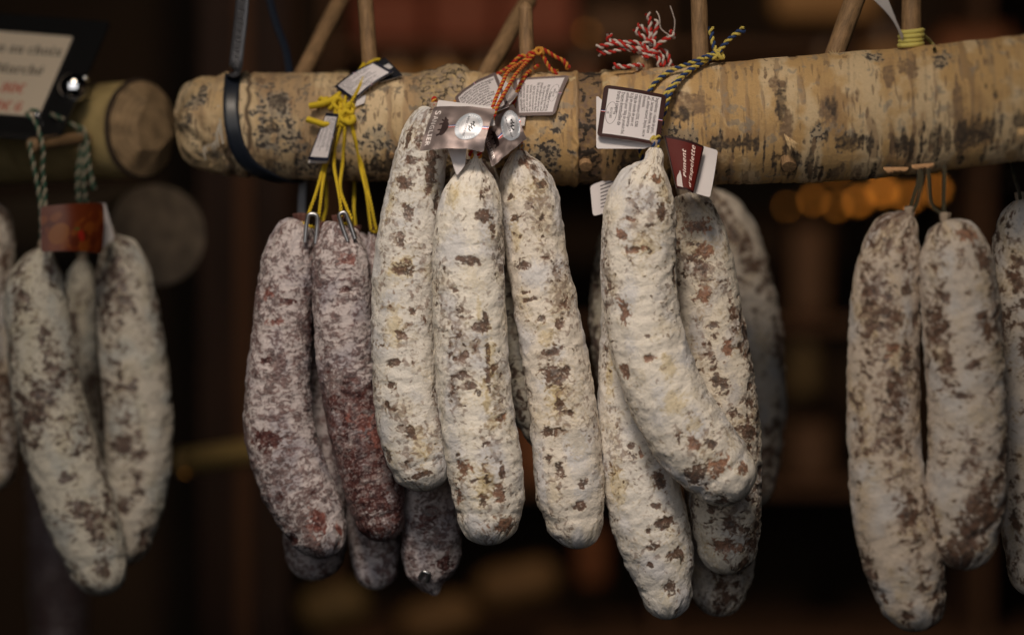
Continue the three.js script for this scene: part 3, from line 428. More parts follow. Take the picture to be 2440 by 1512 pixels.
  const g = gridGeometry(nu, nv, (u, v, o) => {
    // samples crowd towards both ends so that they close roundly
    const vv = v < 0.05 ? 0.05 * (v / 0.05) ** 1.7 : v > 0.94 ? 1 - 0.06 * ((1 - v) / 0.06) ** 1.9 : v, s = vv * p.len, [i, f] = atS(p, s), j = Math.min(p.N, i + 1), th = u * 6.2831853 - 3.14159265;
    const d = disp[Math.min(TH - 1, Math.round(vv * (TH - 1))) * TW + (Math.round(u * TW) % TW)], R = Math.sqrt(lerp(p.R[i] ** 2, p.R[j] ** 2, f)), rr = R + d * clamp(R / 0.012), sn = Math.sin(th) * rr, cs = Math.cos(th) * rr;
    o.set(lerp(p.C[i].x, p.C[j].x, f) + lerp(p.X[i].x, p.X[j].x, f) * sn + lerp(p.F[i].x, p.F[j].x, f) * cs, lerp(p.C[i].y, p.C[j].y, f) + lerp(p.X[i].y, p.X[j].y, f) * sn + lerp(p.F[i].y, p.F[j].y, f) * cs, lerp(p.C[i].z, p.C[j].z, f) + lerp(p.X[i].z, p.X[j].z, f) * sn + lerp(p.F[i].z, p.F[j].z, f) * cs);
  }, (u, v) => [u, v < 0.05 ? 0.05 * (v / 0.05) ** 1.7 : v > 0.94 ? 1 - 0.06 * ((1 - v) / 0.06) ** 1.9 : v], true);
  put('casing', g, mat, t);
  // gathered end of the skin at the top
  const top = p.C[0], tm = M(...(red ? [0.13, 0.055, 0.045] : [0.42, 0.33, 0.25]), { roughness: 0.7 }), gr = Math.max(0.0022, p.R[0] * 0.7);
  put('gathered_end', gridGeometry(20, 10, (u, v, o) => { const th = u * 6.28318, r = gr * (0.75 + 0.5 * v) * (1 + 0.22 * Math.sin(th * 5 + spec.seed)) * (v > 0.95 ? 0.2 : 1); o.set(top.x + Math.cos(th) * r, top.y - 0.002 + v * 0.007, top.z + Math.sin(th) * r); }, null, true), tm, t);
  t.userData.seed = undefined; delete t.userData.seed;
  return { t, p, top };
}
const alu = M(0.55, 0.55, 0.57, { metalness: 1, roughness: 0.38 });
function clipOn(host, at, dir, w = 0.0032, h = 0.0085) {            // a bent aluminium clip
  const q = new THREE.Quaternion().setFromUnitVectors(V(0, 1, 0), dir.clone().normalize()), c = new THREE.CatmullRomCurve3([V(-w, -h, 0), V(-w, h * 0.4, 0.0006), V(-w * 0.7, h, 0.0012), V(w * 0.7, h, 0.0012), V(w, h * 0.4, 0.0006), V(w, -h, 0)].map((v) => v.applyQuaternion(q).add(at)));
  put('metal_clip', new THREE.TubeGeometry(c, 40, 0.0014, 10), alu, host.t);
}
const G1 = 'purple red sausages on yellow string', G2 = 'white sausages under the grey brown tags', G3 = 'sausages on blue and yellow twine', G4 = 'sausages hanging at the right edge', G5 = 'sausages hanging at the left edge';
const S = {};
S.A = sausage({ seed: 11, kind: 'red', group: G1, z: -0.052, label: 'purple red mould dusted sausage, leftmost of those on yellow string', pts: [[716, 526, 20], [712, 536, 38], [702, 565, 54], [684, 650, 66], [670, 800, 72], [662, 940, 80], [670, 1050, 86], [704, 1150, 86], [745, 1235, 78], [768, 1295, 50], [774, 1330, 0]], spots: [[640, 1045, 44, 22, 0], [760, 1240, 20, 34, 1], [690, 720, 26, 9], [660, 770, 22, 10, 1], [700, 1285, 26, 14], [812, 1262, 12, 18, 2], [640, 860, 20, 9], [640, 700, 14, 10, 1]] });
S.B = sausage({ seed: 12, kind: 'red', group: G1, z: -0.040, bare: [0.50, 1.05, 0.62], label: 'dark red sausage with bare lower half, second on yellow string', pts: [[806, 530, 18], [804, 540, 38], [806, 570, 52], [812, 640, 70], [818, 780, 71], [832, 930, 68], [862, 1060, 72], [892, 1170, 72], [908, 1245, 54], [914, 1290, 0]], spots: [[835, 620, 22, 12, 1], [830, 690, 20, 9], [870, 1010, 30, 20, 1], [905, 1040, 16, 26, 1], [850, 1100, 40, 40, 0], [900, 1190, 44, 40, 0], [870, 1265, 40, 20]] });
S.C = sausage({ seed: 13, kind: 'red', q: 0, group: G1, z: -0.100, label: 'shaded reddish sausage whose tip shows below the leftmost one', pts: [[770, 545, 15], [772, 590, 50], [774, 750, 66], [768, 950, 70], [756, 1150, 76], [750, 1280, 76], [750, 1345, 58], [752, 1384, 0]] });
S.D = sausage({ seed: 14, kind: 'red', q: 0, group: G1, z: -0.088, label: 'shaded blunt sausage tip showing below the dark red one', pts: [[846, 555, 15], [850, 600, 48], [858, 760, 60], [870, 950, 60], [885, 1150, 62], [892, 1300, 61], [896, 1372, 44], [898, 1406, 0]] });
S.E = sausage({ seed: 15, kind: 'red', group: G1, z: -0.060, look: { thr: 0.02 }, label: 'dusky red sausage with a metal clip in its lower tip', nipple: true, pts: [[888, 552, 10], [890, 575, 16], [900, 620, 44], [925, 720, 62], [960, 900, 68], [1005, 1100, 70], [1026, 1220, 72], [1028, 1310, 72], [1026, 1360, 60], [1030, 1392, 34], [1036, 1408, 16], [1040, 1419, 0]], spots: [[1060, 1340, 30, 22], [1020, 1235, 30, 40, 0]] });
S.F = sausage({ seed: 16, kind: 'white', q: 2, group: G2, z: 0.000, look: { mould: [0.77, 0.735, 0.69], cool: [0.66, 0.655, 0.67], mot: 0.64, fleck: 0.36 }, label: 'long white moulded sausage left of the middle, top against the log', pts: [[1034, 262, 14], [1026, 275, 34], [1016, 305, 50], [1003, 370, 62], [985, 480, 69], [968, 600, 76], [962, 720, 77], [962, 860, 77], [972, 980, 78], [994, 1080, 76], [1012, 1138, 50], [1018, 1170, 0]], spots: [[972, 510, 15, 18], [957, 568, 12, 22], [963, 645, 24, 18], [984, 382, 18, 10], [975, 325, 8, 30], [999, 335, 14, 14], [1030, 400, 14, 60], [1040, 480, 10, 30], [957, 796, 17, 11], [931, 912, 16, 10], [980, 1030, 13, 15], [924, 1085, 16, 16], [969, 440, 22, 14], [940, 860, 18, 9], [925, 960, 7, 9], [985, 740, 9, 9], [1000, 1130, 30, 7], [955, 645, 34, 30, 3], [940, 780, 24, 50, 3], [1000, 1060, 24, 50, 3], [930, 480, 14, 40, 3]] });
S.G = sausage({ seed: 17, kind: 'white', q: 2, group: G2, z: 0.022, look: { mould: [0.88, 0.83, 0.755] }, label: 'front white moulded sausage in the middle, straight below the boar tag', pts: [[1134, 360, 9], [1134, 384, 15], [1133, 402, 30], [1128, 438, 58], [1120, 500, 77], [1116, 600, 85], [1118, 720, 87], [1123, 850, 88], [1136, 980, 89], [1154, 1100, 91], [1164, 1180, 87], [1166, 1255, 58], [1168, 1299, 0]], spots: [[1157, 514, 24, 16], [1175, 548, 9, 14], [1122, 624, 27, 12], [1100, 616, 12, 8], [1081, 688, 9, 7], [1146, 780, 20, 14], [1158, 760, 9, 26], [1163, 835, 6, 26], [1164, 900, 6, 44], [1107, 845, 17, 11], [1122, 918, 13, 10], [1140, 935, 9, 9], [1193, 998, 17, 13, 1], [1103, 1111, 21, 21, 1], [1192, 1171, 15, 18, 1], [1200, 1250, 34, 20, 1], [1090, 1080, 8, 6], [1195, 1120, 7, 22], [1150, 1190, 11, 16], [1130, 1140, 12, 7], [1092, 1180, 14, 24, 1], [1175, 880, 6, 12], [1082, 850, 8, 6], [1142, 740, 7, 26, 3], [1172, 860, 13, 60, 3], [1160, 950, 12, 50, 3], [1150, 1150, 24, 40, 3], [1075, 470, 20, 30, 3], [1180, 1000, 24, 24, 3]] });
S.H = sausage({ seed: 18, kind: 'white', q: 2, group: G2, z: 0.000, look: { mould: [0.80, 0.735, 0.655], yel: 0.5, mot: 0.56 }, label: 'white moulded sausage right of the middle, leaning to the right', pts: [[1240, 358, 12], [1240, 376, 28], [1246, 410, 54], [1264, 490, 71], [1278, 600, 72], [1298, 720, 76], [1320, 840, 79], [1338, 950, 81], [1350, 1060, 82], [1358, 1160, 83], [1368, 1230, 70], [1374, 1275, 44], [1374, 1308, 0]], spots: [[1246, 388, 12, 12, 1], [1242, 631, 20, 14], [1262, 712, 20, 6], [1250, 700, 14, 5], [1313, 835, 24, 11], [1322, 890, 32, 26], [1345, 880, 14, 12], [1306, 1024, 18, 12], [1332, 1111, 13, 15], [1388, 1148, 17, 12], [1377, 1200, 17, 12], [1330, 770, 10, 12], [1225, 520, 12, 10], [1215, 470, 9, 8], [1305, 1090, 12, 9], [1330, 960, 12, 18], [1290, 760, 10, 8], [1360, 980, 10, 8], [1320, 950, 22, 60, 3], [1300, 800, 24, 30, 3], [1285, 450, 24, 30, 3], [1230, 560, 16, 40, 3]] });
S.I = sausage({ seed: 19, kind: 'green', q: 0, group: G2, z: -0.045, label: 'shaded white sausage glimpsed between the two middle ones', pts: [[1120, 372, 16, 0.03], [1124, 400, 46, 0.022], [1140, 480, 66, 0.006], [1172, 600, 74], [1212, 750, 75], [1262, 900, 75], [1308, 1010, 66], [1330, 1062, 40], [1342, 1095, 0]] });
S.J = sausage({ seed: 20, kind: 'white', q: 2, group: G3, z: 0.034, look: { mould: [0.88, 0.82, 0.74], fleck: 0.50, mot: 0.4 }, label: 'bright white sausage bent to the right below the dark red tag', pts: [[1562, 352, 12], [1560, 370, 22], [1557, 386, 24], [1549, 408, 46], [1533, 452, 74], [1524, 520, 88], [1522, 640, 90], [1532, 760, 90], [1560, 870, 92], [1606, 975, 95], [1660, 1058, 96], [1706, 1110, 88], [1738, 1148, 62], [1768, 1190, 0]], spots: [[1575, 505, 16, 26, 0], [1479, 562, 22, 12, 1], [1505, 592, 26, 9, 1], [1605, 650, 8, 34], [1482, 745, 18, 24, 1], [1490, 888, 16, 20, 1], [1648, 1052, 14, 24, 1], [1655, 1130, 34, 24, 0], [1702, 1112, 30, 18, 2], [1560, 428, 14, 10, 1], [1712, 1196, 20, 10], [1540, 800, 8, 6], [1500, 520, 14, 7, 1], [1765, 1110, 14, 14, 1], [1545, 850, 12, 9, 1], [1600, 960, 30, 30, 3], [1580, 460, 20, 40, 3], [1530, 590, 40, 30, 3], [1650, 1010, 20, 20, 3], [1590, 870, 20, 30, 3]] });
S.K = sausage({ seed: 21, kind: 'white', q: 2, group: G3, z: -0.012, look: { mould: [0.80, 0.76, 0.71] }, label: 'white sausage with freckled lower end, lowest at the left of the bent one', pts: [[1540, 455, 16], [1532, 500, 50], [1520, 620, 76], [1508, 800, 78], [1505, 1000, 80], [1520, 1120, 90], [1548, 1240, 92], [1572, 1330, 82], [1588, 1410, 58], [1594, 1476, 0]], spots: [[1568, 1140, 16, 26], [1580, 1243, 24, 18], [1610, 1318, 24, 16], [1551, 1294, 13, 12], [1594, 1395, 14, 18], [1522, 1072, 5, 14, 2], [1560, 1200, 12, 10], [1500, 1060, 10, 8], [1545, 1340, 8, 8], [1540, 1260, 8, 6], [1470, 1160, 24, 50, 3], [1450, 900, 14, 60, 3]] });
S.L = sausage({ seed: 22, kind: 'spotted', q: 2, group: G3, z: -0.022, look: { mould: [0.80, 0.725, 0.62] }, label: 'brown spotted white sausage right behind the bent one', pts: [[1630, 462, 22], [1636, 480, 40], [1652, 530, 64], [1668, 610, 76], [1690, 750, 80], [1714, 900, 84], [1727, 1050, 87], [1730, 1180, 87], [1732, 1260, 82], [1736, 1330, 52], [1738, 1369, 0]], spots: [[1678, 602, 20, 16, 1], [1664, 634, 14, 18], [1674, 703, 20, 18, 1], [1692, 772, 16, 10], [1732, 834, 16, 13, 1], [1700, 905, 14, 30], [1718, 912, 14, 22], [1743, 979, 14, 12], [1778, 1030, 20, 22, 0], [1718, 1294, 34, 20, 1], [1730, 1240, 14, 14], [1660, 540, 30, 18, 2], [1700, 960, 12, 10], [1690, 1210, 12, 12]] });
S.M = sausage({ seed: 23, kind: 'spotted', group: G3, z: -0.068, label: 'greyish sausage end at the very bottom, under the spotted one', pts: [[1640, 480, 15], [1648, 540, 50], [1668, 700, 70], [1690, 900, 76], [1706, 1100, 80], [1716, 1260, 82], [1718, 1360, 78], [1710, 1425, 52], [1702, 1468, 0]] });
S.N = sausage({ seed: 24, kind: 'spotted', group: G3, z: -0.235, look: { thr: 0.18, mot: 0.85 }, label: 'dark shaded sausage at the back right of the bent one', pts: [[1690, 462, 20], [1712, 500, 52], [1742, 570, 68], [1768, 680, 76], [1790, 820, 79], [1798, 960, 76], [1794, 1080, 70], [1788, 1160, 52], [1786, 1210, 0]] });  // denser brown speckle; part of its shade is put into the skin colour
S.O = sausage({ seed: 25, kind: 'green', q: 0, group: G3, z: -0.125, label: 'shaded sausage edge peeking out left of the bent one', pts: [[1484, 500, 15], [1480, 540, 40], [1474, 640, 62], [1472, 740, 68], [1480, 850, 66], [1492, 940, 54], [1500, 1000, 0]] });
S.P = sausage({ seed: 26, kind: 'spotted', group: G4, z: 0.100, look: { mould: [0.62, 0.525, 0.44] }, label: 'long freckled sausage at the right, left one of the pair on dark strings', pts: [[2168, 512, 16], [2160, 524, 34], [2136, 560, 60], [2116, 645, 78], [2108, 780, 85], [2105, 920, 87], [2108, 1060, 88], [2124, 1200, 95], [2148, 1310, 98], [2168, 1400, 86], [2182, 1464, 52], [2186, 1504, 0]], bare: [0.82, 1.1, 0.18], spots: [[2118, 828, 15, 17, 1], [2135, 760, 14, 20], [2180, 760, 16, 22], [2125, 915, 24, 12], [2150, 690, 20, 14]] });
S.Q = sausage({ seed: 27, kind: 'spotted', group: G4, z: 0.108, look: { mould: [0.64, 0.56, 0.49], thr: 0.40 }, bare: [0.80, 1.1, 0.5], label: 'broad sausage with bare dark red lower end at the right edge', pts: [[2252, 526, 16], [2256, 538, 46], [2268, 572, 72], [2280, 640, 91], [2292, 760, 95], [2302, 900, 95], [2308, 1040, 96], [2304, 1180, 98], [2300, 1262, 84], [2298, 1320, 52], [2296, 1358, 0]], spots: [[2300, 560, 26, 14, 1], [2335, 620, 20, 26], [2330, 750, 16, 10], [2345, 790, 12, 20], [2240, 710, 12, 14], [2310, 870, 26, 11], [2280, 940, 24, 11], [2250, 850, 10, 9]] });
S.R = sausage({ seed: 28, kind: 'spotted', q: 0, group: G4, z: 0.045, look: { thr: 0.2, mot: 0.8 }, label: 'dark shaded sausage cut off by the right edge', pts: [[2432, 476, 15], [2438, 510, 56], [2452, 620, 88], [2468, 800, 96], [2476, 1000, 98], [2474, 1200, 92], [2464, 1340, 64], [2456, 1420, 0]] });  // browner skin here carries part of the shade in its colour
S.S = sausage({ seed: 29, kind: 'green', group: G5, z: -0.155, label: 'greenish white mottled sausage, front one of the left bunch', pts: [[102, 592, 14], [100, 604, 28], [92, 636, 52], [84, 700, 74], [94, 800, 80], [114, 950, 85], [146, 1080, 88], [184, 1200, 88], [222, 1310, 78], [240, 1378, 50], [246, 1419, 0]], spots: [[115, 800, 18, 20], [60, 700, 14, 12], [130, 870, 12, 18], [70, 900, 10, 14], [170, 1140, 26, 16], [200, 1200, 22, 16], [250, 1350, 24, 22], [190, 1080, 16, 12], [120, 640, 12, 10]] });
S.T = sausage({ seed: 30, kind: 'green', group: G5, z: -0.190, look: { mould: [0.60, 0.55, 0.48] }, label: 'mottled grey sausage behind the front one of the left bunch', pts: [[262, 566, 14], [268, 578, 30], [284, 612, 56], [298, 700, 72], [314, 830, 80], [328, 960, 82], [330, 1080, 80], [318, 1190, 74], [300, 1285, 56], [290, 1345, 0]], spots: [[300, 1060, 30, 30], [320, 920, 16, 12], [280, 620, 20, 14], [300, 1200, 24, 20]] });
S.U = sausage({ seed: 31, kind: 'spotted', q: 1, group: G5, z: -0.230, label: 'blurred sausage cut off by the left edge', pts: [[-30, 480, 16], [-30, 530, 56], [-34, 700, 72], [-30, 900, 78], [-24, 1040, 72], [-18, 1130, 46], [-14, 1170, 0]] });
S.W = sausage({ seed: 32, kind: 'green', q: 0, group: G5, z: -0.260, label: 'thin shaded sausage between the two of the left bunch', pts: [[196, 620, 12], [192, 660, 32], [186, 780, 42], [190, 900, 46], [200, 1020, 46], [212, 1120, 38], [218, 1180, 0]] });
S.X = sausage({ seed: 33, kind: 'red', q: 0, group: G5, z: -0.72, look: { thr: -0.35 }, label: 'blurred sausage hanging far back at the lower left, its shade put into a dark skin colour', pts: [[120, 1000, 12], [122, 1050, 50], [130, 1200, 66], [140, 1400, 70], [146, 1550, 60], [150, 1660, 0]] });  // mostly bare dark skin stands in for the shade on this one

clipOn(S.A, P(742, 545, -0.036), V(0.1, 1, 0)); clipOn(S.B, P(826, 540, -0.028), V(-0.35, 1, 0), 0.0024);
clipOn(S.E, P(1012, 1372, -0.044), V(0.5, 1, 0.4), 0.0022, 0.003);

// ------------------------------------------------------------------ strings and twines
const plyMat = {};
const ply = (r, g, b) => plyMat[[r, g, b]] ??= M(r, g, b, { roughness: 0.85, sheen: 0.2, sheenColor: new THREE.Color(1, 1, 1), sheenRoughness: 0.6 });
const RED = [0.46, 0.018, 0.011], ORANGE = [0.60, 0.27, 0.035], WHITE = [0.60, 0.52, 0.48], BLUE = [0.022, 0.05, 0.16], YELLOW = [0.60, 0.47, 0.10], CORD = [0.64, 0.46, 0.018], GREEN = [0.015, 0.10, 0.06], OFFW = [0.46, 0.40, 0.30], DARK = [0.055, 0.045, 0.022];
const tl = (pts) => pts.map((a) => (a.isVector3 ? a : P(...a)));
function cordGeo(pts, r = 0.00095, seed = 1) { const c = new THREE.CatmullRomCurve3(tl(pts), false, 'centripetal'), n = Math.max(12, Math.round(c.getLength() / 0.0018)); const g = new THREE.TubeGeometry(c, n, r, 8); const p = g.attributes.position; for (let i = 0; i < p.count; i++) p.setXYZ(i, p.getX(i) + 0.00012 * noise(p.getX(i) * 900, p.getY(i) * 900, seed), p.getY(i), p.getZ(i) + 0.00012 * noise(p.getX(i) * 900, p.getY(i) * 900, seed + 9)); g.computeVertexNormals(); return g; }
function plyGeos(pts, R = 0.00115, pitch = 0.0046, n = 2, fray = 0) { // n strands twisted round one line
  const c = new THREE.CatmullRomCurve3(tl(pts), false, 'centripetal'), len = c.getLength(), N = Math.max(16, Math.round(len / pitch * 12)), fr = c.computeFrenetFrames(N, false), res = [];
  for (let k = 0; k < n; k++) {
    const q = []; for (let i = 0; i <= N; i++) { const u = i / N, a = u * len / pitch * 6.28318 + k * 6.28318 / n, p = c.getPointAt(u), o = R * 0.5 * (1 + fray * Math.max(0, u - 0.75) * 8); q.push(p.addScaledVector(fr.normals[i], Math.cos(a) * o).addScaledVector(fr.binormals[i], Math.sin(a) * o)); }
    res.push(new THREE.TubeGeometry(new THREE.CatmullRomCurve3(q), N * 2, R * 0.62, 6));
  }
  return res;
}
function twine(label, group, lines, colA, colB, R, pitch, at) {
  const first = tl(lines[0])[0], t = thing('twine', label, 'twine', at ?? first.clone(), group), A = [], B = [];
  for (const l of lines) { const [a, b] = plyGeos(l, R, pitch, 2, 0.5); A.push(a); B.push(b); }
  put('strand', mergeGeometries(A), ply(...colA), t); put('strand', mergeGeometries(B), ply(...colB), t);
  return t;
}
const knot = (t, p, r, m, seed, name = 'knot') => { const pts = [...Array(26)].map((_, i) => { const a = i / 25 * 6.28318 * 2.3; return V(p.x + Math.cos(a) * r * (1 + 0.35 * Math.cos(a * 1.7 + seed)), p.y + Math.sin(a * 1.5 + seed) * r, p.z + Math.sin(a) * r * 0.8); }); return put(name, new THREE.TubeGeometry(new THREE.CatmullRomCurve3(pts), 90, r * 0.42, 7), m, t); };
{ // yellow string on peg a: three loops
  const Y = ply(...CORD), za = -0.075, L = (x, y, l = 0.0016) => onLog(x, y, l), pegA = P(873, 158, PEG.a[0].z);
  const one = (label, lines, knots) => { const t = thing('string', label, 'string', tl(lines[0])[0], 'yellow strings over the left peg'); lines.forEach((l) => put('cord', mergeGeometries(plyGeos(l, 0.00105, 0.0042)), Y, t)); knots.forEach(([x, y, r], i) => knot(t, L(x, y, 0.003), r, Y, i)); return t; };
  const tipA = S.A.top, tipB = S.B.top, tipE = S.E.top;
  let t = one('yellow string loop down to the leftmost purple red sausage', [[P(884, 146, -0.069), L(840, 188), L(806, 228), L(798, 270, 0.004), L(790, 335), L(772, 392, 0.003), P(752, 462, -0.046), P(734, 512, -0.043), P(730, 530, -0.045), P(720, 534, -0.048), tipA], [L(800, 276, 0.004), L(790, 340, 0.002), L(776, 398, 0.003), P(766, 460, -0.044), P(758, 520, -0.042), P(754, 540, -0.044), P(732, 536, -0.047), tipA]], [[800, 246, 0.0032], [770, 243, 0.0026]]);
  put('loose_end', cordGeo([L(808, 226, 0.003), L(786, 240, 0.006), L(762, 248, 0.008), L(738, 252, 0.008)], 0.0021), Y, t);
  t = one('yellow string loop down to the dark red sausage', [[P(905, 141, -0.072), P(886, 148, -0.066), L(852, 215, 0.006), L(826, 262, 0.005), L(808, 310, 0.003), L(796, 378, 0.002), P(806, 452, -0.040), P(812, 500, -0.036), P(810, 522, -0.036), tipB], [L(822, 285, 0.004), L(820, 320, 0.003), L(816, 390, 0.003), P(812, 456, -0.040), P(826, 495, -0.036), P(836, 524, -0.034), P(822, 533, -0.036), tipB]], [[818, 278, 0.0036], [806, 290, 0.0028]]);
  put('loose_end', cordGeo([L(800, 288, 0.005), L(775, 296, 0.008), L(752, 290, 0.008), L(732, 284, 0.008)], 0.0020), Y, t);
  t = one('yellow string loop down to the half hidden clipped sausage', [[P(868, 150, -0.071), L(836, 200), L(822, 245, 0.003), L(832, 272, 0.003), L(846, 330), L(858, 395, 0.002), P(872, 455, -0.050), P(880, 520, -0.052), P(884, 548, -0.055), tipE], [L(830, 262, 0.004), L(842, 320, 0.002), L(864, 400, 0.003), P(880, 470, -0.048), P(892, 530, -0.051), P(896, 550, -0.054), tipE]], [[828, 258, 0.003]]);
  put('loose_end', cordGeo([L(822, 286, 0.005), L(834, 292, 0.006), L(842, 284, 0.006), L(838, 276, 0.006)], 0.0021), Y, t);
  for (const [host, label, x] of [[S.C, 'yellow string behind the log to the shaded sausage tip on the left', 775], [S.D, 'yellow string behind the log to the shaded blunt sausage', 842]]) { const tt = thing('string', label, 'string', host.top.clone(), 'yellow strings over the left peg'); put('cord', cordGeo([P(x, 408, logZ(x) - 0.02), P(x + 2, 440, logZ(x) - 0.012), P(x + 1, 500, host.top.z), host.top.clone().add(V(0, 0.006, 0)), host.top], 0.00095), Y, tt); }
}
{ // red and yellow twine on peg b
  const L = (x, y, l = 0.002) => onLog(x, y, l), zb = PEG.b[0].z, gz = S.G.top.z;
  const f = (zx, zy) => [953.1 + zx * 0.2364, 119.1 + zy * 0.2364], l = (zx, zy, lift) => L(...f(zx, zy), lift), h = (zx, zy, z) => P(...f(zx, zy), z);
  twine('red and yellow twine over the middle peg to the front white sausage', 'red and yellow twines', [
    [h(1400, 0, zb + 0.006), h(1290, 110, zb + 0.009), h(1180, 230, -0.016), h(1110, 340, -0.002), h(1040, 460, 0.010), h(985, 560, 0.020), h(960, 620, 0.024), h(925, 720, 0.025), P(1146, 330, gz - 0.002), P(1143, 352, gz + 0.002), P(1143, 366, gz + 0.003), P(1141, 374, gz + 0.001), S.G.top],
    [h(1390, 20, zb + 0.0075), h(1230, 120, zb + 0.010), h(1085, 225, -0.014), h(1030, 340, 0.000), h(965, 490, 0.013), h(932, 580, 0.020), h(890, 700, 0.024), P(1126, 330, gz - 0.002), P(1122, 352, gz + 0.002), P(1122, 368, gz + 0.003), P(1127, 374, gz + 0.001), S.G.top]], RED, ORANGE, 0.00112, 0.0044);
  twine('red and yellow twine behind the tags to the long left white sausage', 'red and yellow twines', [
    [h(1330, 70, zb + 0.0055), h(1215, 60, zb + 0.006), h(1120, 150, zb + 0.006), l(1000, 235, 0.002), l(860, 330, 0.002), l(640, 470, 0.002), l(440, 590, 0.0025), S.F.top.clone().add(V(0, 0.006, 0)), S.F.top]], RED, ORANGE, 0.0012, 0.0046);
  twine('red and yellow twine down to the right leaning white sausage', 'red and yellow twines', [
    [h(1400, 150, zb + 0.0075), l(1340, 190, 0.003), l(1270, 250, 0.005), l(1205, 360, 0.005), l(1165, 470, 0.004), l(1150, 560, 0.003), l(1165, 760, 0.003), l(1200, 960, 0.004), S.H.top.clone().add(V(0, 0.006, 0.001)), S.H.top]], RED, ORANGE, 0.0012, 0.0046);
  const tt = twine('frayed loose ends of red and yellow twine right of the middle peg', 'red and yellow twines', [
    [h(1290, 40, zb + 0.008), h(1420, -5, zb + 0.008), h(1500, 25, zb + 0.006), h(1570, 70, zb + 0.005), h(1650, 110, zb + 0.004), h(1700, 185, zb + 0.004)],
    [h(1390, 30, zb + 0.007), h(1440, 60, zb + 0.006), h(1490, 150, zb + 0.006), h(1530, 200, zb + 0.006), h(1590, 225, zb + 0.007)]], RED, ORANGE, 0.0012, 0.0046);
  knot(tt, h(1405, 8, zb + 0.008), 0.0019, ply(...ORANGE), 2);
  const ih = thing('string', 'red twine to the shaded sausage between the middle ones', 'string', S.I.top.clone(), 'red and yellow twines'); put('cord', cordGeo([onLog(1150, 250, 0.001), onLog(1135, 300, 0.001), S.I.top.clone().add(V(0, 0.012, 0)), S.I.top], 0.001), ply(...RED), ih);
}
{ // blue and yellow twine on peg c
  const f = (zx, zy) => [1340.3 + zx * 0.3349, zy * 0.3349], l = (zx, zy, lift = 0.002) => onLog(...f(zx, zy), lift), z = PEG.c[0].z, h = (zx, zy, d = 0) => P(...f(zx, zy), z + d), jt = S.J.top;
  twine('blue and yellow twine over the right peg to the bent white sausage', 'blue and yellow twines', [
    [h(1135, 372, 0.008), h(1000, 440, 0.009), l(850, 545, 0.006), l(770, 660, 0.010), l(735, 760, 0.011), l(700, 900, 0.013), P(1566, 330, jt.z), jt],
    [h(1110, 385, 0.006), h(960, 470, 0.008), l(800, 590, 0.006), l(730, 680, 0.010), l(700, 780, 0.012), l(660, 900, 0.014), P(1556, 332, jt.z), jt]], BLUE, YELLOW, 0.0015, 0.0062);
  twine('blue and yellow twine over the right peg towards the lower white sausage', 'blue and yellow twines', [
    [h(1120, 360, 0.010), h(930, 440, 0.010), l(760, 510, 0.003), l(650, 600, 0.003), l(590, 720, 0.002), l(555, 1000, 0.002), l(560, 1100, 0.003), l(580, 1180, 0.003), P(1534, 440, S.K.top.z), S.K.top]], BLUE, YELLOW, 0.0014, 0.0060);
  const tt = twine('frayed upright ends of blue and yellow twine beside the right peg', 'blue and yellow twines', [
    [h(1010, 410, 0.011), h(1100, 380, 0.011), h(1150, 320, 0.010), h(1210, 260, 0.009), h(1295, 205, 0.008)], [h(1100, 400, 0.009), h(1080, 330, 0.007), h(1065, 270, 0.005), h(1055, 195, 0.003)]], BLUE, YELLOW, 0.0015, 0.0062);
  knot(tt, h(1105, 385, 0.0095), 0.0026, ply(...YELLOW), 4);
  for (const [host, label] of [[S.L, 'blue twine to the brown spotted sausage'], [S.M, 'blue twine to the greyish sausage at the very bottom'], [S.N, 'blue twine to the dark shaded sausage'], [S.O, 'blue twine to the shaded sausage edge left of the bent one']]) {
    const s = thing('string', label, 'string', host.top.clone(), 'blue and yellow twines'), p = host.top, k = 1220 + p.x / (MPP * (DIST - p.z) / DIST); put('cord', cordGeo([P(k, logY(k) + logR(k) * 0.92, logZ(k) + (p.z > logZ(k) ? 0.012 : -0.012)), P(k, logY(k) + logR(k) + 12, p.z), p.clone().add(V(0, 0.004, 0)), p], 0.001), ply(0.03, 0.05, 0.10), s);
  }
}
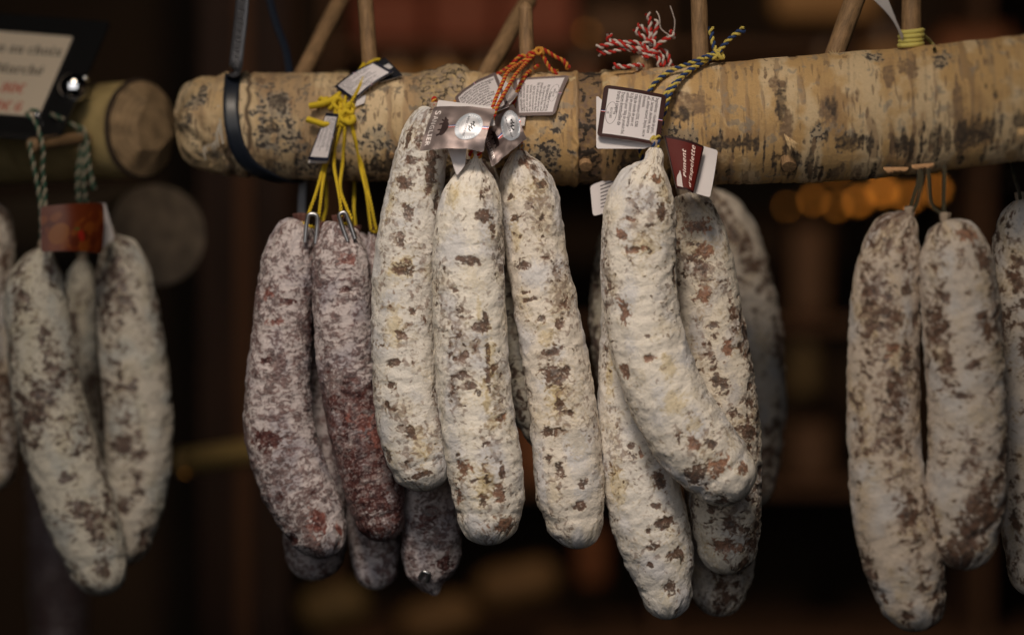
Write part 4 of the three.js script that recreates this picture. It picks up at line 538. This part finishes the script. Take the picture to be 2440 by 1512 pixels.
{ // red and white twine tied to the stub peg
  const f = (zx, zy) => [1340.3 + zx * 0.3349, zy * 0.3349], z = PEG.e[0].z, h = (zx, zy, d = 0) => P(...f(zx, zy), z + d);
  const t = twine('tangled frayed tuft of red and white twine on a short peg stub', null, [
    [h(560, 395, 0.004), h(600, 400, 0.0085), h(660, 380, 0.008), h(700, 350, 0.002)], [h(545, 380, 0), h(590, 375, 0.0085), h(650, 360, 0.0085), h(695, 380, 0.002)],
    [h(610, 350, 0.007), h(510, 340, 0.009), h(400, 315, 0.010), h(330, 285, 0.011), h(335, 245, 0.011)], [h(600, 340, 0.006), h(520, 300, 0.008), h(440, 300, 0.009), h(330, 275, 0.009), h(335, 240, 0.009)], [h(590, 370, 0.007), h(480, 335, 0.012), h(380, 310, 0.014), h(245, 338, 0.015)], [h(580, 375, 0.006), h(430, 350, 0.011), h(340, 370, 0.012), h(258, 378, 0.013)],
    [h(620, 330, 0.005), h(590, 270, 0.006), h(540, 240, 0.006), h(520, 205, 0.006)], [h(630, 330, 0.004), h(615, 240, 0.004), h(560, 190, 0.005), h(545, 175, 0.004)], [h(640, 330, 0.003), h(625, 220, 0.002), h(622, 150, 0.002), h(608, 95, 0.001)], [h(645, 320, 0.004), h(660, 230, 0.005), h(675, 170, 0.005), h(655, 150, 0.006)], [h(650, 335, 0.006), h(720, 290, 0.008), h(780, 250, 0.008), h(770, 215, 0.008)], [h(660, 345, 0.004), h(700, 300, 0.003), h(760, 260, 0.002), h(800, 255, 0.001)],
    [h(640, 390, 0.006), h(680, 410, 0.007), h(690, 470, 0.007)], [h(670, 370, 0.003), h(710, 400, 0.004), h(728, 470, 0.004)], [h(680, 350, 0.001), h(740, 370, 0.001), h(772, 470, 0.001)], [h(580, 470, 0.005), h(520, 465, 0.012), h(430, 475, 0.013), h(365, 465, 0.013)], [h(560, 485, 0.004), h(540, 460, 0.011), h(520, 480, 0.012)],
    [h(610, 350, 0.007), h(580, 310, 0.0085), h(640, 290, 0.0085), h(665, 330, 0.008), h(620, 380, 0.008), h(590, 410, 0.0078)]], RED, WHITE, 0.0013, 0.0064, h(620, 470, 0));
  put('loose_fibre', cordGeo([h(790, 260, 0.002), h(800, 150, 0.002), h(790, 110, 0.002), h(768, 42, 0.001)], 0.00032), ply(...WHITE), t);
  put('loose_fibre', cordGeo([h(760, 250, 0.004), h(700, 200, 0.004), h(690, 120, 0.004), h(668, 78, 0.003)], 0.00034), ply(...WHITE), t);
}
{ // yellow cord wound round peg d, plastic strip, dark strings of the right pair
  const p = PEG.d[0], t = thing('string', 'pale yellow cord wound four times round the right hand peg', 'string', P(2172, 108, p.z));
  for (let i = 0; i < 4; i++) { const c = P(2173 - i * 0.6, 74 + i * 10.5, p.z + 0.0012 * (4 - i) * 0.3); put('winding', new THREE.TorusGeometry(0.0063 + 0.0003 * (i % 2), 0.0014, 10, 40).rotateX(Math.PI / 2 + 0.12).rotateZ(0.10).translate(c.x, c.y, c.z), ply(0.66, 0.58, 0.16), t); }
  put('cord', cordGeo([P(2192, 82, p.z), P(2206, 88, p.z - 0.004), P(2222, 104, p.z - 0.01), onLog(2228, 118, 0.001)], 0.0012), ply(0.30, 0.25, 0.08), t);
  const rb = thing('plastic_strip', 'narrow white plastic strip twisted down to the right hand peg', 'strip', P(2150, 92, p.z + 0.008));
  put('band', gridGeometry(6, 30, (u, v, o) => { const c = P(lerp(2072, 2152, v) + 8 * Math.sin(v * 3.1), lerp(-40, 92, v), p.z + 0.008), w = lerp(0.0078, 0.0022, sst(0, 0.75, v)) + 0.002 * sst(0.8, 1, v), a = 0.3 + v * 1.2; o.set(c.x + (u - 0.5) * w * Math.cos(a) * 1.2, c.y + (u - 0.5) * w * 0.5, c.z + (u - 0.5) * w * Math.sin(a)); }), M(0.55, 0.52, 0.52, { side: THREE.DoubleSide, roughness: 0.35 }), rb);
  const strings = [['dark string to the left one of the right hand pair', [[P(2185, 380, 0.055), P(2190, 430, 0.098), P(2178, 470, 0.100), P(2170, 500, 0.099), S.P.top], [P(2190, 380, 0.055), P(2196, 440, 0.100), P(2184, 490, 0.101), S.P.top]]], ['dark string to the broad sausage at the right', [[P(2215, 380, 0.055), P(2214, 430, 0.106), P(2222, 490, 0.108), P(2246, 512, 0.108), S.Q.top], [P(2248, 380, 0.055), P(2252, 420, 0.107), P(2250, 480, 0.108), S.Q.top]]], ['dark string to the shaded sausage at the right edge', [[P(2410, 380, 0.055), P(2418, 420, 0.078), P(2430, 460, 0.054), S.R.top]]]];
  for (const [label, lines] of strings) { const s = thing('string', label, 'string', tl(lines[0]).at(-1).clone(), 'dark strings at the right'); lines.forEach((l, i) => put('cord', cordGeo(l, 0.0011, i), ply(...DARK), s)); }
}
{ // green and white twine on the left peg
  const [a, b] = PEG.left, z1 = b.z, h = (x, y, d = 0) => P(x, y, z1 + d);
  twine('green and white twine looped over the left pole peg near its tip', 'green and white twines', [
    [h(90, 262, 0.004), h(68, 265, 0.006), h(62, 272, 0.006), h(80, 285, 0.006), h(92, 315, 0.006), h(99, 340, 0.006), h(102, 370, 0.003), h(100, 400), h(104, 440, -0.004), h(106, 490, -0.006), h(104, 540, -0.008), S.S.top.clone().add(V(0, 0.006, 0)), S.S.top],
    [h(70, 336, 0.002), h(72, 360, 0.002), h(80, 400), h(90, 450, -0.004), h(96, 490, -0.006), h(98, 540, -0.008), S.S.top.clone().add(V(-0.001, 0.005, 0)), S.S.top]], GREEN, OFFW, 0.00135, 0.0082);
  const m = (t) => a.clone().lerp(b, t);
  twine('green and white twine knotted where the peg enters the left pole', 'green and white twines', [
    [h(120, 272, -0.03), h(150, 285, -0.035), h(178, 300, -0.04), h(195, 305, -0.042), h(205, 330, -0.044), h(208, 370, -0.046), h(214, 415, -0.05), h(222, 450, -0.055)],
    [h(196, 300, -0.043), h(186, 312, -0.044), h(190, 350, -0.047), h(184, 420, -0.052), h(188, 480, -0.06), h(215, 530, -0.075), S.T.top.clone().add(V(-0.002, 0.006, 0)), S.T.top],
    [h(205, 320, -0.046), h(200, 360, -0.049), h(198, 430, -0.054), h(206, 490, -0.066), h(230, 540, -0.08), S.T.top.clone().add(V(0, 0.007, 0)), S.T.top]], GREEN, OFFW, 0.00135, 0.0082);
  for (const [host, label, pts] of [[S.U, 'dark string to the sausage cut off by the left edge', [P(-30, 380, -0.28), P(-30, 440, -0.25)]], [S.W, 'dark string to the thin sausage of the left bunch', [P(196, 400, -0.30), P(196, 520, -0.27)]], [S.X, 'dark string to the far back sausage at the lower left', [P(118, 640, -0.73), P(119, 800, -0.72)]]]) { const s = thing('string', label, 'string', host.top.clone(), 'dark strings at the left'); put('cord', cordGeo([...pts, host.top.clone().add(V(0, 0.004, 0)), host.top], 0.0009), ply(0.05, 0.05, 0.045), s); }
}

// ------------------------------------------------------------------ cable tie round the log
{
  const tie = M(0.012, 0.016, 0.026, { roughness: 0.36 });
  const band = (pts, w, th, ridged) => { // pts: [position, outward normal, width direction]
    const cp = new THREE.CatmullRomCurve3(pts.map((a) => a[0]), false, 'centripetal'), cn = new THREE.CatmullRomCurve3(pts.map((a) => a[1])), n = Math.round(cp.getLength() / 0.0006);
    return gridGeometry(8, n, (u, v, o) => { const p = cp.getPoint(v), N = cn.getPoint(v).normalize(), T = cp.getTangent(v), W = V(0, 0, 0).crossVectors(T, N).normalize(), q = [[-1, 0], [-1, 1], [-0.45, 1], [-0.4, 1.0], [0.4, 1.0], [0.45, 1], [1, 1], [1, 0], [-1, 0]][Math.round(u * 8)], rid = ridged && Math.abs(q[0]) < 0.42 ? ((v * n * 0.42) % 1 < 0.5 ? 0.35 : -0.35) : 0; o.copy(p).addScaledVector(W, q[0] * w / 2).addScaledVector(N, (q[1] + rid) * th); }, null, true);
  };
  const t = thing('cable_tie', 'dark blue black ridged cable tie wrapped round the left end of the log', 'cable tie', P(565, 420, -0.1));
  const ring = (x, ph, l = 0.0012) => { const zc = logZ(x), R = SZ(logR(x), zc) + l, c = P(x, logY(x), zc); return [V(c.x, c.y + Math.sin(ph) * R, c.z + Math.cos(ph) * R), V(0, Math.sin(ph), Math.cos(ph))]; };
  put('hanging_band', band([[P(582, -60, -0.088), V(-0.25, 0, 1)], [P(575, 40, -0.088), V(-0.25, 0, 1)], [P(567, 110, -0.088), V(-0.2, 0, 1)], [P(561, 160, -0.089), V(0, 0.1, 1)], ring(559, 1.02, 0.0014)], 0.0083, 0.0013, true), M(0.075, 0.075, 0.085, { roughness: 0.3, metalness: 0.25 }), t);
  put('loop', band([ring(559, 1.1), ring(560, 0.7), ring(560, 0.3), ring(565, -0.1), ring(578, -0.5), ring(602, -0.85), ring(640, -1.15), ring(680, -1.5), ring(705, -2.0), ring(712, -2.6), ring(705, -3.2), ring(695, -3.9), ring(690, -4.4)], 0.0098, 0.0014, false), tie, t);
  put('rear_band', band([[P(692, 190, -0.133), V(0.3, 0, 1)], [P(680, 120, -0.14), V(0.3, 0, 1)], [P(655, 50, -0.148), V(0.3, 0, 1)], [P(628, -60, -0.158), V(0.3, 0, 1)]], 0.0046, 0.0013, true), M(0.006, 0.011, 0.024, { roughness: 0.7, specularIntensity: 0.4 }), t);
  const e = thing('plastic_strip', 'narrow grey plastic strip hanging below the log near the cable tie', 'strip', P(720, 530, -0.125));
  put('band', band([[P(722, 400, -0.122), V(0, 0, 1)], [P(721, 440, -0.124), V(0, 0, 1)], [P(719, 480, -0.125), V(0, 0, 1)], [P(718, 530, -0.126), V(0, 0, 1)]], 0.0052, 0.0008, false), M(0.16, 0.16, 0.18, { roughness: 0.4 }), e);
}

// ------------------------------------------------------------------ printed tags
const canvasTex = (w, h, draw) => { const c = document.createElement('canvas'); c.width = w; c.height = h; const g = c.getContext('2d'); draw(g, w, h); const t = new THREE.CanvasTexture(c); t.colorSpace = THREE.SRGBColorSpace; return t; };
const tricolour = (g, x, y, w, h, vertical) => { ['#27469c', '#e9e4e6', '#c22a33'].forEach((c, i) => { g.fillStyle = c; if (vertical) g.fillRect(x + i * w / 3, y, w / 3, h); else g.fillRect(x, y + i * h / 3, w, h / 3); }); };
function infoTex(border, lines, ink = '#3c3638') {                  // back of a tag: framed white field with the list of ingredients
  return canvasTex(640, 512, (g, w, h) => {
    g.fillStyle = border; g.fillRect(0, 0, w, h);
    g.fillStyle = '#e0dade'; g.fillRect(44, 40, w - 88, h - 80);
    tricolour(g, w / 2 - 9, 4, 18, 36, true); tricolour(g, w / 2 - 9, h - 40, 18, 36, true);
    g.save(); g.beginPath(); g.rect(46, 42, w - 92, h - 84); g.clip(); g.fillStyle = ink; g.textBaseline = 'top';
    let y = 50; for (const l of lines) { g.font = (l.startsWith('*') ? 'bold 40px' : 'bold 33px') + ' sans-serif'; const s = l.replace('*', ''), m = g.measureText(s).width; g.save(); g.translate(58, y); g.scale(Math.min(1, (w - 116) / m), 1); g.fillText(s, 0, 0); g.restore(); y += 34.5; }
    const cx = w * 0.52, cy = h - 88; g.lineWidth = 3; g.strokeStyle = ink; g.beginPath(); g.ellipse(cx, cy, 136, 44, 0, 0, 7); g.stroke();
    g.font = 'bold 27px sans-serif'; g.textAlign = 'center'; g.fillText('FR', cx, cy - 40); g.fillText('43.112.001', cx, cy - 14); g.fillText('CE', cx, cy + 12);
    g.restore();
  });
}
const boarLines = ['*Ingrédients : viande de sanglier', '(origine UE), boyau naturel de', 'porc, sel, *lactose, dextrose,'.replace('*', ''), 'ail, épices, sucre, ferments.', 'Conservateurs E252, E250.', '130g de viande de porc et 20g', 'de viande de sanglier utilisés', 'pour 100g de produit fini.', '*Traces éventuelles de', '*fruits à coque'];
const plainLines = ['Ingrédients : viande de porc,', 'sel, lactose, dextrose, épices,', 'ail, arôme naturel, boyau', 'ferments.', 'Conservateurs E252, E250.', '130g de viande de porc et', 'utilisés pour 100g de produit', 'fini.', '*Traces éventuelles de', '*fruits à coque'];
const pepperLines = ['Ingrédients : viande de porc,', 'sel, lactose, dextrose, épices', 'ail, arôme naturel, boyau, sucre', 'ferments.', 'Conservateurs E252, E250.', '130g de viande de porc et', '0,2g de piment d’Espelette', 'utilisées pour 100g de produit fini.', '*Traces éventuelles de', '*fruits à coque'];
const boarTex = canvasTex(512, 768, (g, w, h) => { // front of the grey brown tag: lettering, boar, stripe
  g.fillStyle = '#8d807f'; g.fillRect(0, 0, w, h);
  tricolour(g, w / 2 - 14, 0, 28, h * 0.64, true);
  g.save(); g.translate(w * 0.50, h * 0.705); g.scale(1.3, 1.15); g.fillStyle = '#3a2c2c'; g.beginPath();          // boar, head to the left, seen from the side
  g.moveTo(-92, 18); g.lineTo(-70, -4); g.lineTo(-56, -30); g.lineTo(-44, -22); g.bezierCurveTo(-20, -56, 30, -50, 62, -34); g.bezierCurveTo(84, -22, 88, 0, 80, 22); g.lineTo(88, 54); g.lineTo(74, 62); g.lineTo(64, 32); g.lineTo(44, 26); g.lineTo(40, 58); g.lineTo(28, 62); g.lineTo(26, 26); g.lineTo(-16, 28); g.lineTo(-12, 60); g.lineTo(-26, 64); g.lineTo(-32, 30); g.lineTo(-46, 26); g.lineTo(-58, 54); g.lineTo(-70, 52); g.lineTo(-60, 20); g.lineTo(-76, 28); g.closePath(); g.fill();
  g.restore();
  g.fillStyle = '#f1e9ea'; g.textAlign = 'center'; g.textBaseline = 'middle'; g.textAlign = 'left'; g.font = 'bold 104px sans-serif'; g.fillText('S', 52, h * 0.895); g.font = 'bold 80px sans-serif'; g.fillText('ANGLIER', 52 + 66, h * 0.906);
});
const sealTex = canvasTex(384, 384, (g, w) => {
  g.fillStyle = '#b4bcc8'; g.fillRect(0, 0, w, w); g.fillStyle = '#c6c8d0'; g.beginPath(); g.arc(w / 2, w / 2, w * 0.36, 0, 7); g.fill();
  g.fillStyle = '#e9eaf0'; g.font = 'bold 36px sans-serif'; g.textAlign = 'center'; g.textBaseline = 'middle';
  const ring = (s, a0, da) => [...s].forEach((c, i) => { g.save(); g.translate(w / 2, w / 2); g.rotate(a0 + i * da); g.fillText(c, 0, -w * 0.425); g.restore(); });
  ring('Médaille de Bronze', -1.75, 0.205); ring('2011', 2.85, 0.2);
  g.strokeStyle = '#23252b'; g.lineWidth = 17; g.lineCap = 'round'; for (let k = 0; k < 3; k++) { const x = w * 0.33 + k * w * 0.085, y = w * 0.30 + k * w * 0.055; g.beginPath(); g.moveTo(x, y + w * 0.08); g.bezierCurveTo(x + w * 0.03, y - w * 0.03, x + w * 0.09, y + w * 0.13, x + w * 0.16, y - w * 0.02); g.stroke(); }
  g.fillStyle = '#3d4049'; g.font = 'bold 58px sans-serif'; g.fillText('saucicréor', w / 2, w * 0.58); g.font = '19px sans-serif'; g.fillStyle = '#83868f'; g.fillText('concours national', w / 2, w * 0.69); g.fillText('du saucisson', w / 2, w * 0.75);
});
const pepperTex = canvasTex(512, 512, (g, w, h) => {
  g.fillStyle = '#5e1712'; g.fillRect(0, 0, w, h); g.strokeStyle = '#2c0f10'; g.lineWidth = 46; g.strokeRect(0, 0, w, h);
  g.fillStyle = '#d9cfd0'; g.beginPath(); g.moveTo(30, 40); g.bezierCurveTo(160, 60, 130, 120, 190, 150); g.bezierCurveTo(120, 190, 60, 160, 20, 190); g.closePath(); g.fill();
  g.fillStyle = '#efdcd6'; g.font = 'italic bold 82px sans-serif'; g.fillText('Piment', 120, 270); g.fillText("d'Espelette", 34, 400);
});
const patch = (c, bend) => (s, t, o) => { // c: corners top left, top right, bottom right, bottom left of the print; bend lifts the sheet
  o.copy(c[0]).lerp(c[1], s); const q = c[3].clone().lerp(c[2], s); o.lerp(q, t); if (bend) o.addScaledVector(patchNormal(c), bend(s, t)); return o;
};
const patchNormal = (c) => { const n = V(0, 0, 0).crossVectors(c[2].clone().sub(c[0]), c[1].clone().sub(c[3])).normalize(); return n.z < 0 ? n.negate() : n; };
function sheetGeo(c, bend, off = 0, round = 0.06, nu = 30, nv = 30) {
  const f = patch(c, bend), n = patchNormal(c), wu = c[0].distanceTo(c[1]), wv = c[0].distanceTo(c[3]), r = round * Math.min(wu, wv);
  const warp = (s, t) => { let x = s * wu, y = t * wv; const cx = clamp(x, r, wu - r), cy = clamp(y, r, wv - r), dx = x - cx, dy = y - cy; if (dx && dy) { const m = Math.max(Math.abs(dx), Math.abs(dy)) / Math.hypot(dx, dy); x = cx + dx * m; y = cy + dy * m; } return [x / wu, y / wv]; };
  return gridGeometry(nu, nv, (u, v, o) => { const [s, t] = warp(u, v); f(s, t, o); o.addScaledVector(n, off); }, (u, v) => { const [s, t] = warp(u, v); return [s, 1 - t]; });
}
function slab(c, bend, th, round) { // a sheet with thickness, front printed; returns [front, rest]
  const front = sheetGeo(c, bend, th / 2, round), back = sheetGeo(c, bend, -th / 2, round, 30, 30), nu = 30, nv = 30, rim = [];
  for (let i = 0; i <= nu; i++) rim.push(i); for (let j = 1; j <= nv; j++) rim.push(j * (nu + 1) + nu); for (let i = nu - 1; i >= 0; i--) rim.push(nv * (nu + 1) + i); for (let j = nv - 1; j >= 0; j--) rim.push(j * (nu + 1));
  const pa = front.attributes.position, pb = back.attributes.position, side = gridGeometry(rim.length - 1, 1, (u, v, o) => { const k = rim[Math.round(u * (rim.length - 1))]; o.fromBufferAttribute(v ? pb : pa, k); });
  return [front, mergeGeometries([back, side])];
}
const paperMat = M(0.70, 0.66, 0.675, { roughness: 0.62, side: THREE.DoubleSide });
function tag(label, group, corners, { map, mat, bend, round = 0.07, leaves = [], seal }) {
  const low = corners.reduce((a, b) => (a.y < b.y ? a : b)), t = thing('label_tag', label, 'tag', low.clone(), group), [front, rest] = slab(corners, bend, 0.00035, round);
  put('printed_face', front, mat ?? new THREE.MeshPhysicalMaterial({ map, roughness: 0.6, side: THREE.DoubleSide, specularIntensity: 0.5 }), t);
  put('paper_back', rest, paperMat, t);
  for (const [lc, lb] of leaves) { const [a, b] = slab(lc, lb, 0.0003, 0.09); put('folded_leaf', mergeGeometries([a, b]), paperMat, t); }
  if (seal) { const [cs, ct, rs, rt] = seal, f = patch(corners, bend), n = patchNormal(corners); put('silver_seal', gridGeometry(48, 14, (u, v, o) => { const a = u * 6.28318, r = v; f(cs + Math.cos(a) * r * rs, ct + Math.sin(a) * r * rt, o); o.addScaledVector(n, 0.0005); }, (u, v) => [0.5 + 0.5 * v * Math.cos(u * 6.28318), 0.5 - 0.5 * v * Math.sin(u * 6.28318)], false), new THREE.MeshPhysicalMaterial({ map: sealTex, roughness: 0.42, metalness: 0.35, side: THREE.DoubleSide }), t); }
  return t;
}
const glitter = (() => { const w = 256, d = new Uint8Array(w * w * 4), r = rng(8); for (let i = 0; i < w * w; i++) { const v = r(); d[4 * i] = 255 * v; d[4 * i + 1] = 255 * (0.55 + 0.4 * r()); d[4 * i + 2] = 255; d[4 * i + 3] = 255; } const t = dataTex(w, w, d); t.wrapT = THREE.RepeatWrapping; t.repeat.set(1, 1.4); return t; })();
const foil = new THREE.MeshPhysicalMaterial({ map: boarTex, roughness: 0.62, metalness: 0.72, roughnessMap: glitter, bumpMap: glitter, bumpScale: 0.00004, side: THREE.DoubleSide });
{
  const z = (x, y, zz) => P(x, y, zz), b1 = (s, t) => 0.0018 * Math.sin(s * 3.1) + 0.0006 * noise(s * 3, t * 3, 1), GT = 'grey brown tags in the middle', YT = 'navy framed tags on yellow string', DT = 'dark red tags on blue and yellow twine';
  const Fz = 0.040;                                                  // the front boar tag lies before the sausage necks
  tag('shiny grey brown boar tag with silver seal, in front of the middle sausages', GT, [z(1181, 261, 0.034), z(1150, 356, 0.046), z(1000, 360, 0.038), z(1035, 255, 0.026)], { mat: foil, bend: (s, t) => 0.0022 * Math.sin(t * 3.1) + 0.0016 * Math.sin(s * 3.1) + 0.0008 * noise(s * 4, t * 4, 3) - 0.003 * sst(0.7, 1, s) * (1 - sst(0, 0.3, t)), round: 0.03, seal: [0.5, 0.31, 0.32, 0.212],
    leaves: [[[z(1044, 238, 0.022), z(1172, 254, 0.030), z(1180, 300, 0.034), z(1032, 290, 0.026)], null], [[z(1066, 352, 0.030), z(1112, 352, 0.032), z(1108, 392, 0.034), z(1088, 418, 0.036)], (s, t) => -0.001 * Math.sin(s * 3)]] });
  tag('crumpled grey brown boar tag tucked behind the shiny one', GT, [z(1223, 248, 0.000), z(1256, 336, 0.020), z(1172, 393, 0.034), z(1140, 308, 0.014)], { mat: foil, bend: (s, t) => 0.0022 * Math.abs(Math.sin(s * 4.2 + t * 1.5)) + 0.0018 * noise(s * 4 + 7, t * 4, 8) - 0.003 * sst(0.6, 1, s) * t, round: 0.03, seal: [0.48, 0.27, 0.36, 0.24] });
  const greyInfo = infoTex('#6d5f60', boarLines);
  tag('tilted ingredients tag with grey frame, upper left of the boar tag', GT, [onLog(1083, 232, 0.006), onLog(1181, 172, 0.004), z(1214, 254, 0.008), z(1117, 310, 0.008)], { map: greyInfo, bend: b1, round: 0.05, leaves: [[[onLog(1186, 176, 0.003), onLog(1236, 222, 0.004), z(1214, 250, 0.002), onLog(1170, 210, 0.004)], null]] });
  tag('ingredients tag with grey frame lying sideways on the log, right of the twine', GT, [onLog(1231, 276, 0.004), onLog(1222, 187, 0.004), onLog(1359, 179, 0.003), onLog(1322, 274, 0.004)], { map: infoTex('#7b6d6c', boarLines), bend: (s, t) => 0.0022 * Math.sin(s * 3.1), round: 0.1, leaves: [[[onLog(1226, 262, 0.0025), onLog(1254, 264, 0.0025), onLog(1250, 299, 0.003), onLog(1236, 300, 0.003)], null]] });
  const navy = infoTex('#14172b', plainLines, '#3b3843');
  tag('narrow navy framed tag hanging before the knot of the yellow string', YT, [onLog(807, 271, 0.008), onLog(783, 383, 0.012), onLog(733, 380, 0.013), onLog(777, 268, 0.008)], { map: navy, bend: (s, t) => 0.0012 * Math.sin(t * 3.1), round: 0.07, leaves: [[[onLog(800, 275, 0.006), onLog(780, 388, 0.010), onLog(733, 388, 0.011), onLog(775, 275, 0.006)], null]] });
  tag('navy framed tag held across the log top by yellow string', YT, [onLog(796, 206, 0.003), P(893, 146, -0.062), P(938, 171, -0.056), onLog(843, 241, 0.004)], { map: navy, bend: (s, t) => 0.0022 * Math.sin(s * 3.1), round: 0.04, leaves: [[[onLog(852, 232, 0.002), onLog(872, 226, 0.002), onLog(868, 246, 0.003), onLog(846, 254, 0.003)], null]] });
  const navyBack = canvasTex(256, 256, (g) => { g.fillStyle = '#10131c'; g.fillRect(0, 0, 256, 256); g.fillStyle = '#c9c5c8'; g.beginPath(); g.moveTo(60, 120); g.bezierCurveTo(120, 60, 180, 90, 230, 70); g.lineTo(240, 130); g.bezierCurveTo(180, 140, 120, 150, 70, 170); g.fill(); });
  tag('black backed tag poking up behind the peg with yellow string', YT, [P(880, 152, -0.072), P(918, 138, -0.07), P(960, 180, -0.06), P(905, 196, -0.058)], { map: navyBack, round: 0.03 });
  const wine = infoTex('#32100f', pepperLines, '#3a3034');
  tag('dark red framed ingredients tag above the bent white sausage', DT, [z(1589, 227, 0.022), z(1571, 347, 0.036), z(1422, 325, 0.034), z(1440, 202, 0.022)], { map: wine, bend: (s, t) => 0.0012 * Math.sin(t * 3.1) + 0.0004 * noise(s * 3, t * 3, 5), round: 0.08, leaves: [[[z(1560, 345, 0.033), z(1536, 354, 0.033), z(1421, 354, 0.031), z(1421, 226, 0.022)], null]] });
  tag('dark red pepper tag curling out right of the bent white sausage', DT, [z(1612, 450, 0.030), z(1582, 322, 0.020), z(1677, 351, 0.018), z(1651, 463, 0.030)], { map: pepperTex, bend: (s, t) => 0.003 * Math.sin(t * 2.6), round: 0.06, leaves: [[[z(1640, 456, 0.024), z(1650, 340, 0.010), z(1711, 358, 0.016), z(1692, 470, 0.026)], (s, t) => -0.002 * Math.sin(s * 3.1)]] });
  const ghost = canvasTex(256, 256, (g) => { g.fillStyle = '#ded8da'; g.fillRect(0, 0, 256, 256); g.fillStyle = '#4c464a'; for (let i = 0; i < 7; i++) g.fillRect(90, 30 + i * 28, 120 - (i % 3) * 22, 9); });
  tag('pale tag hanging under the log, left of the bent sausage top', DT, [z(1406, 442, -0.030), z(1474, 416, -0.030), z(1468, 500, -0.028), z(1413, 515, -0.028)], { map: ghost, round: 0.12 });
  const brownFace = canvasTex(512, 384, (g, w, h) => { g.fillStyle = '#5e2710'; g.fillRect(0, 0, w, h); const r = rng(3); for (let i = 0; i < 30; i++) { g.fillStyle = ['#6e3414', '#52200d', '#743c16'][i % 3]; g.beginPath(); g.ellipse(r() * w, h * (0.2 + 0.7 * r()), 20 + r() * 40, 10 + r() * 40, r() * 3, 0, 7); g.fill(); } g.fillStyle = '#7e4817'; g.beginPath(); g.ellipse(120, 240, 70, 90, 0.4, 0, 7); g.fill(); g.fillStyle = '#2c5a26'; g.fillRect(230, 200, 46, 10); g.fillRect(262, 200, 14, 40); g.fillStyle = '#8c1f16'; g.beginPath(); g.ellipse(290, 260, 26, 50, -0.3, 0, 7); g.fill(); });
  tag('glossy orange brown curved tag over the left bunch', null, [z(95, 492, -0.120), z(246, 485, -0.142), z(241, 604, -0.138), z(97, 600, -0.116)], { mat: new THREE.MeshPhysicalMaterial({ map: brownFace, roughness: 0.38, specularIntensity: 0.6, side: THREE.DoubleSide }), bend: (s, t) => 0.008 * Math.sin(s * 3.14) + 0.002 * Math.sin(t * 3.1) * s, round: 0.05, leaves: [[[z(232, 484, -0.15), z(250, 484, -0.155), z(272, 566, -0.16), z(232, 600, -0.15)], null]] });
}
// ------------------------------------------------------------------ price card in a clear holder, top left
{
  const k = 0.00025, z0 = -0.245, at = (s, t) => P(-62 + s * 235 - t * 82, 70 + s * 18 + t * 190, z0 + (s * 100 + t * 170) * k);
  const c = [at(0, 0), at(1, 0), at(1, 1), at(0, 1)];
  const tex = canvasTex(768, 640, (g, w, h) => {
    g.fillStyle = '#d5c6b4'; g.fillRect(0, 0, w, h); g.textAlign = 'right'; g.textBaseline = 'middle'; g.fillStyle = '#2f2b28'; g.font = 'bold 96px serif'; g.fillText('Saucisson au choix', w * 0.965, h * 0.20); g.fillText('du Marché', w * 0.86, h * 0.45);
    g.fillStyle = '#b4402a'; g.font = 'bold 106px serif'; g.fillText('4.80€', w * 0.75, h * 0.68); g.fillText('20€ 6', w * 0.80, h * 0.90);
  });
  const t = thing('price_card', 'white price card with black and red lettering in a clear holder', 'sign', at(0.5, 1.1));
  const [f, r] = slab(c, null, 0.0004, 0.01);
  put('paper', f, new THREE.MeshPhysicalMaterial({ map: tex, roughness: 0.75, side: THREE.DoubleSide }), t); put('paper_back', r, paperMat, t);
  const h = [at(-0.1, -0.25), at(1.28, -0.25), at(1.28, 1.18), at(-0.1, 1.18)], nrm = patchNormal(c);
  const [hf, hb] = slab(h.map((v) => v.clone().addScaledVector(nrm, -0.003)), null, 0.0016, 0.02);
  put('holder_back', mergeGeometries([hf, hb]), M(0.012, 0.012, 0.013, { roughness: 0.22, side: THREE.DoubleSide }), t);
  const foot = [at(-0.1, 1.18), at(1.28, 1.18), at(1.24, 1.42), at(-0.1, 1.42)].map((v, i) => v.clone().addScaledVector(nrm, i > 1 ? 0.012 : -0.003));
  const [ff, fb] = slab(foot, null, 0.0016, 0.04); put('holder_foot', mergeGeometries([ff, fb]), M(0.02, 0.02, 0.022, { roughness: 0.2, side: THREE.DoubleSide }), t);
  const b = at(1.22, 0.62).addScaledVector(nrm, 0.0006);
  put('glint_stud', new THREE.SphereGeometry(0.0095, 32, 24).scale(1, 1, 0.6).translate(b.x, b.y, b.z), M(0.9, 0.9, 0.92, { metalness: 1, roughness: 0.06 }), t);  // added chrome bead that gives the holder its glint
  for (const [s, u] of [[0.99, 0.99], [0.1, 0.98], [1.3, 0.5]]) { const q = at(s, u).addScaledVector(nrm, 0.0008); put('glint_stud', new THREE.SphereGeometry(0.0026, 16, 12).translate(q.x, q.y, q.z), M(0.9, 0.9, 0.92, { metalness: 1, roughness: 0.1 }), t); }
}
scene.traverse((o) => { if (o.isMesh) o.castShadow = o.receiveShadow = true; });
renderer.render(scene, camera);
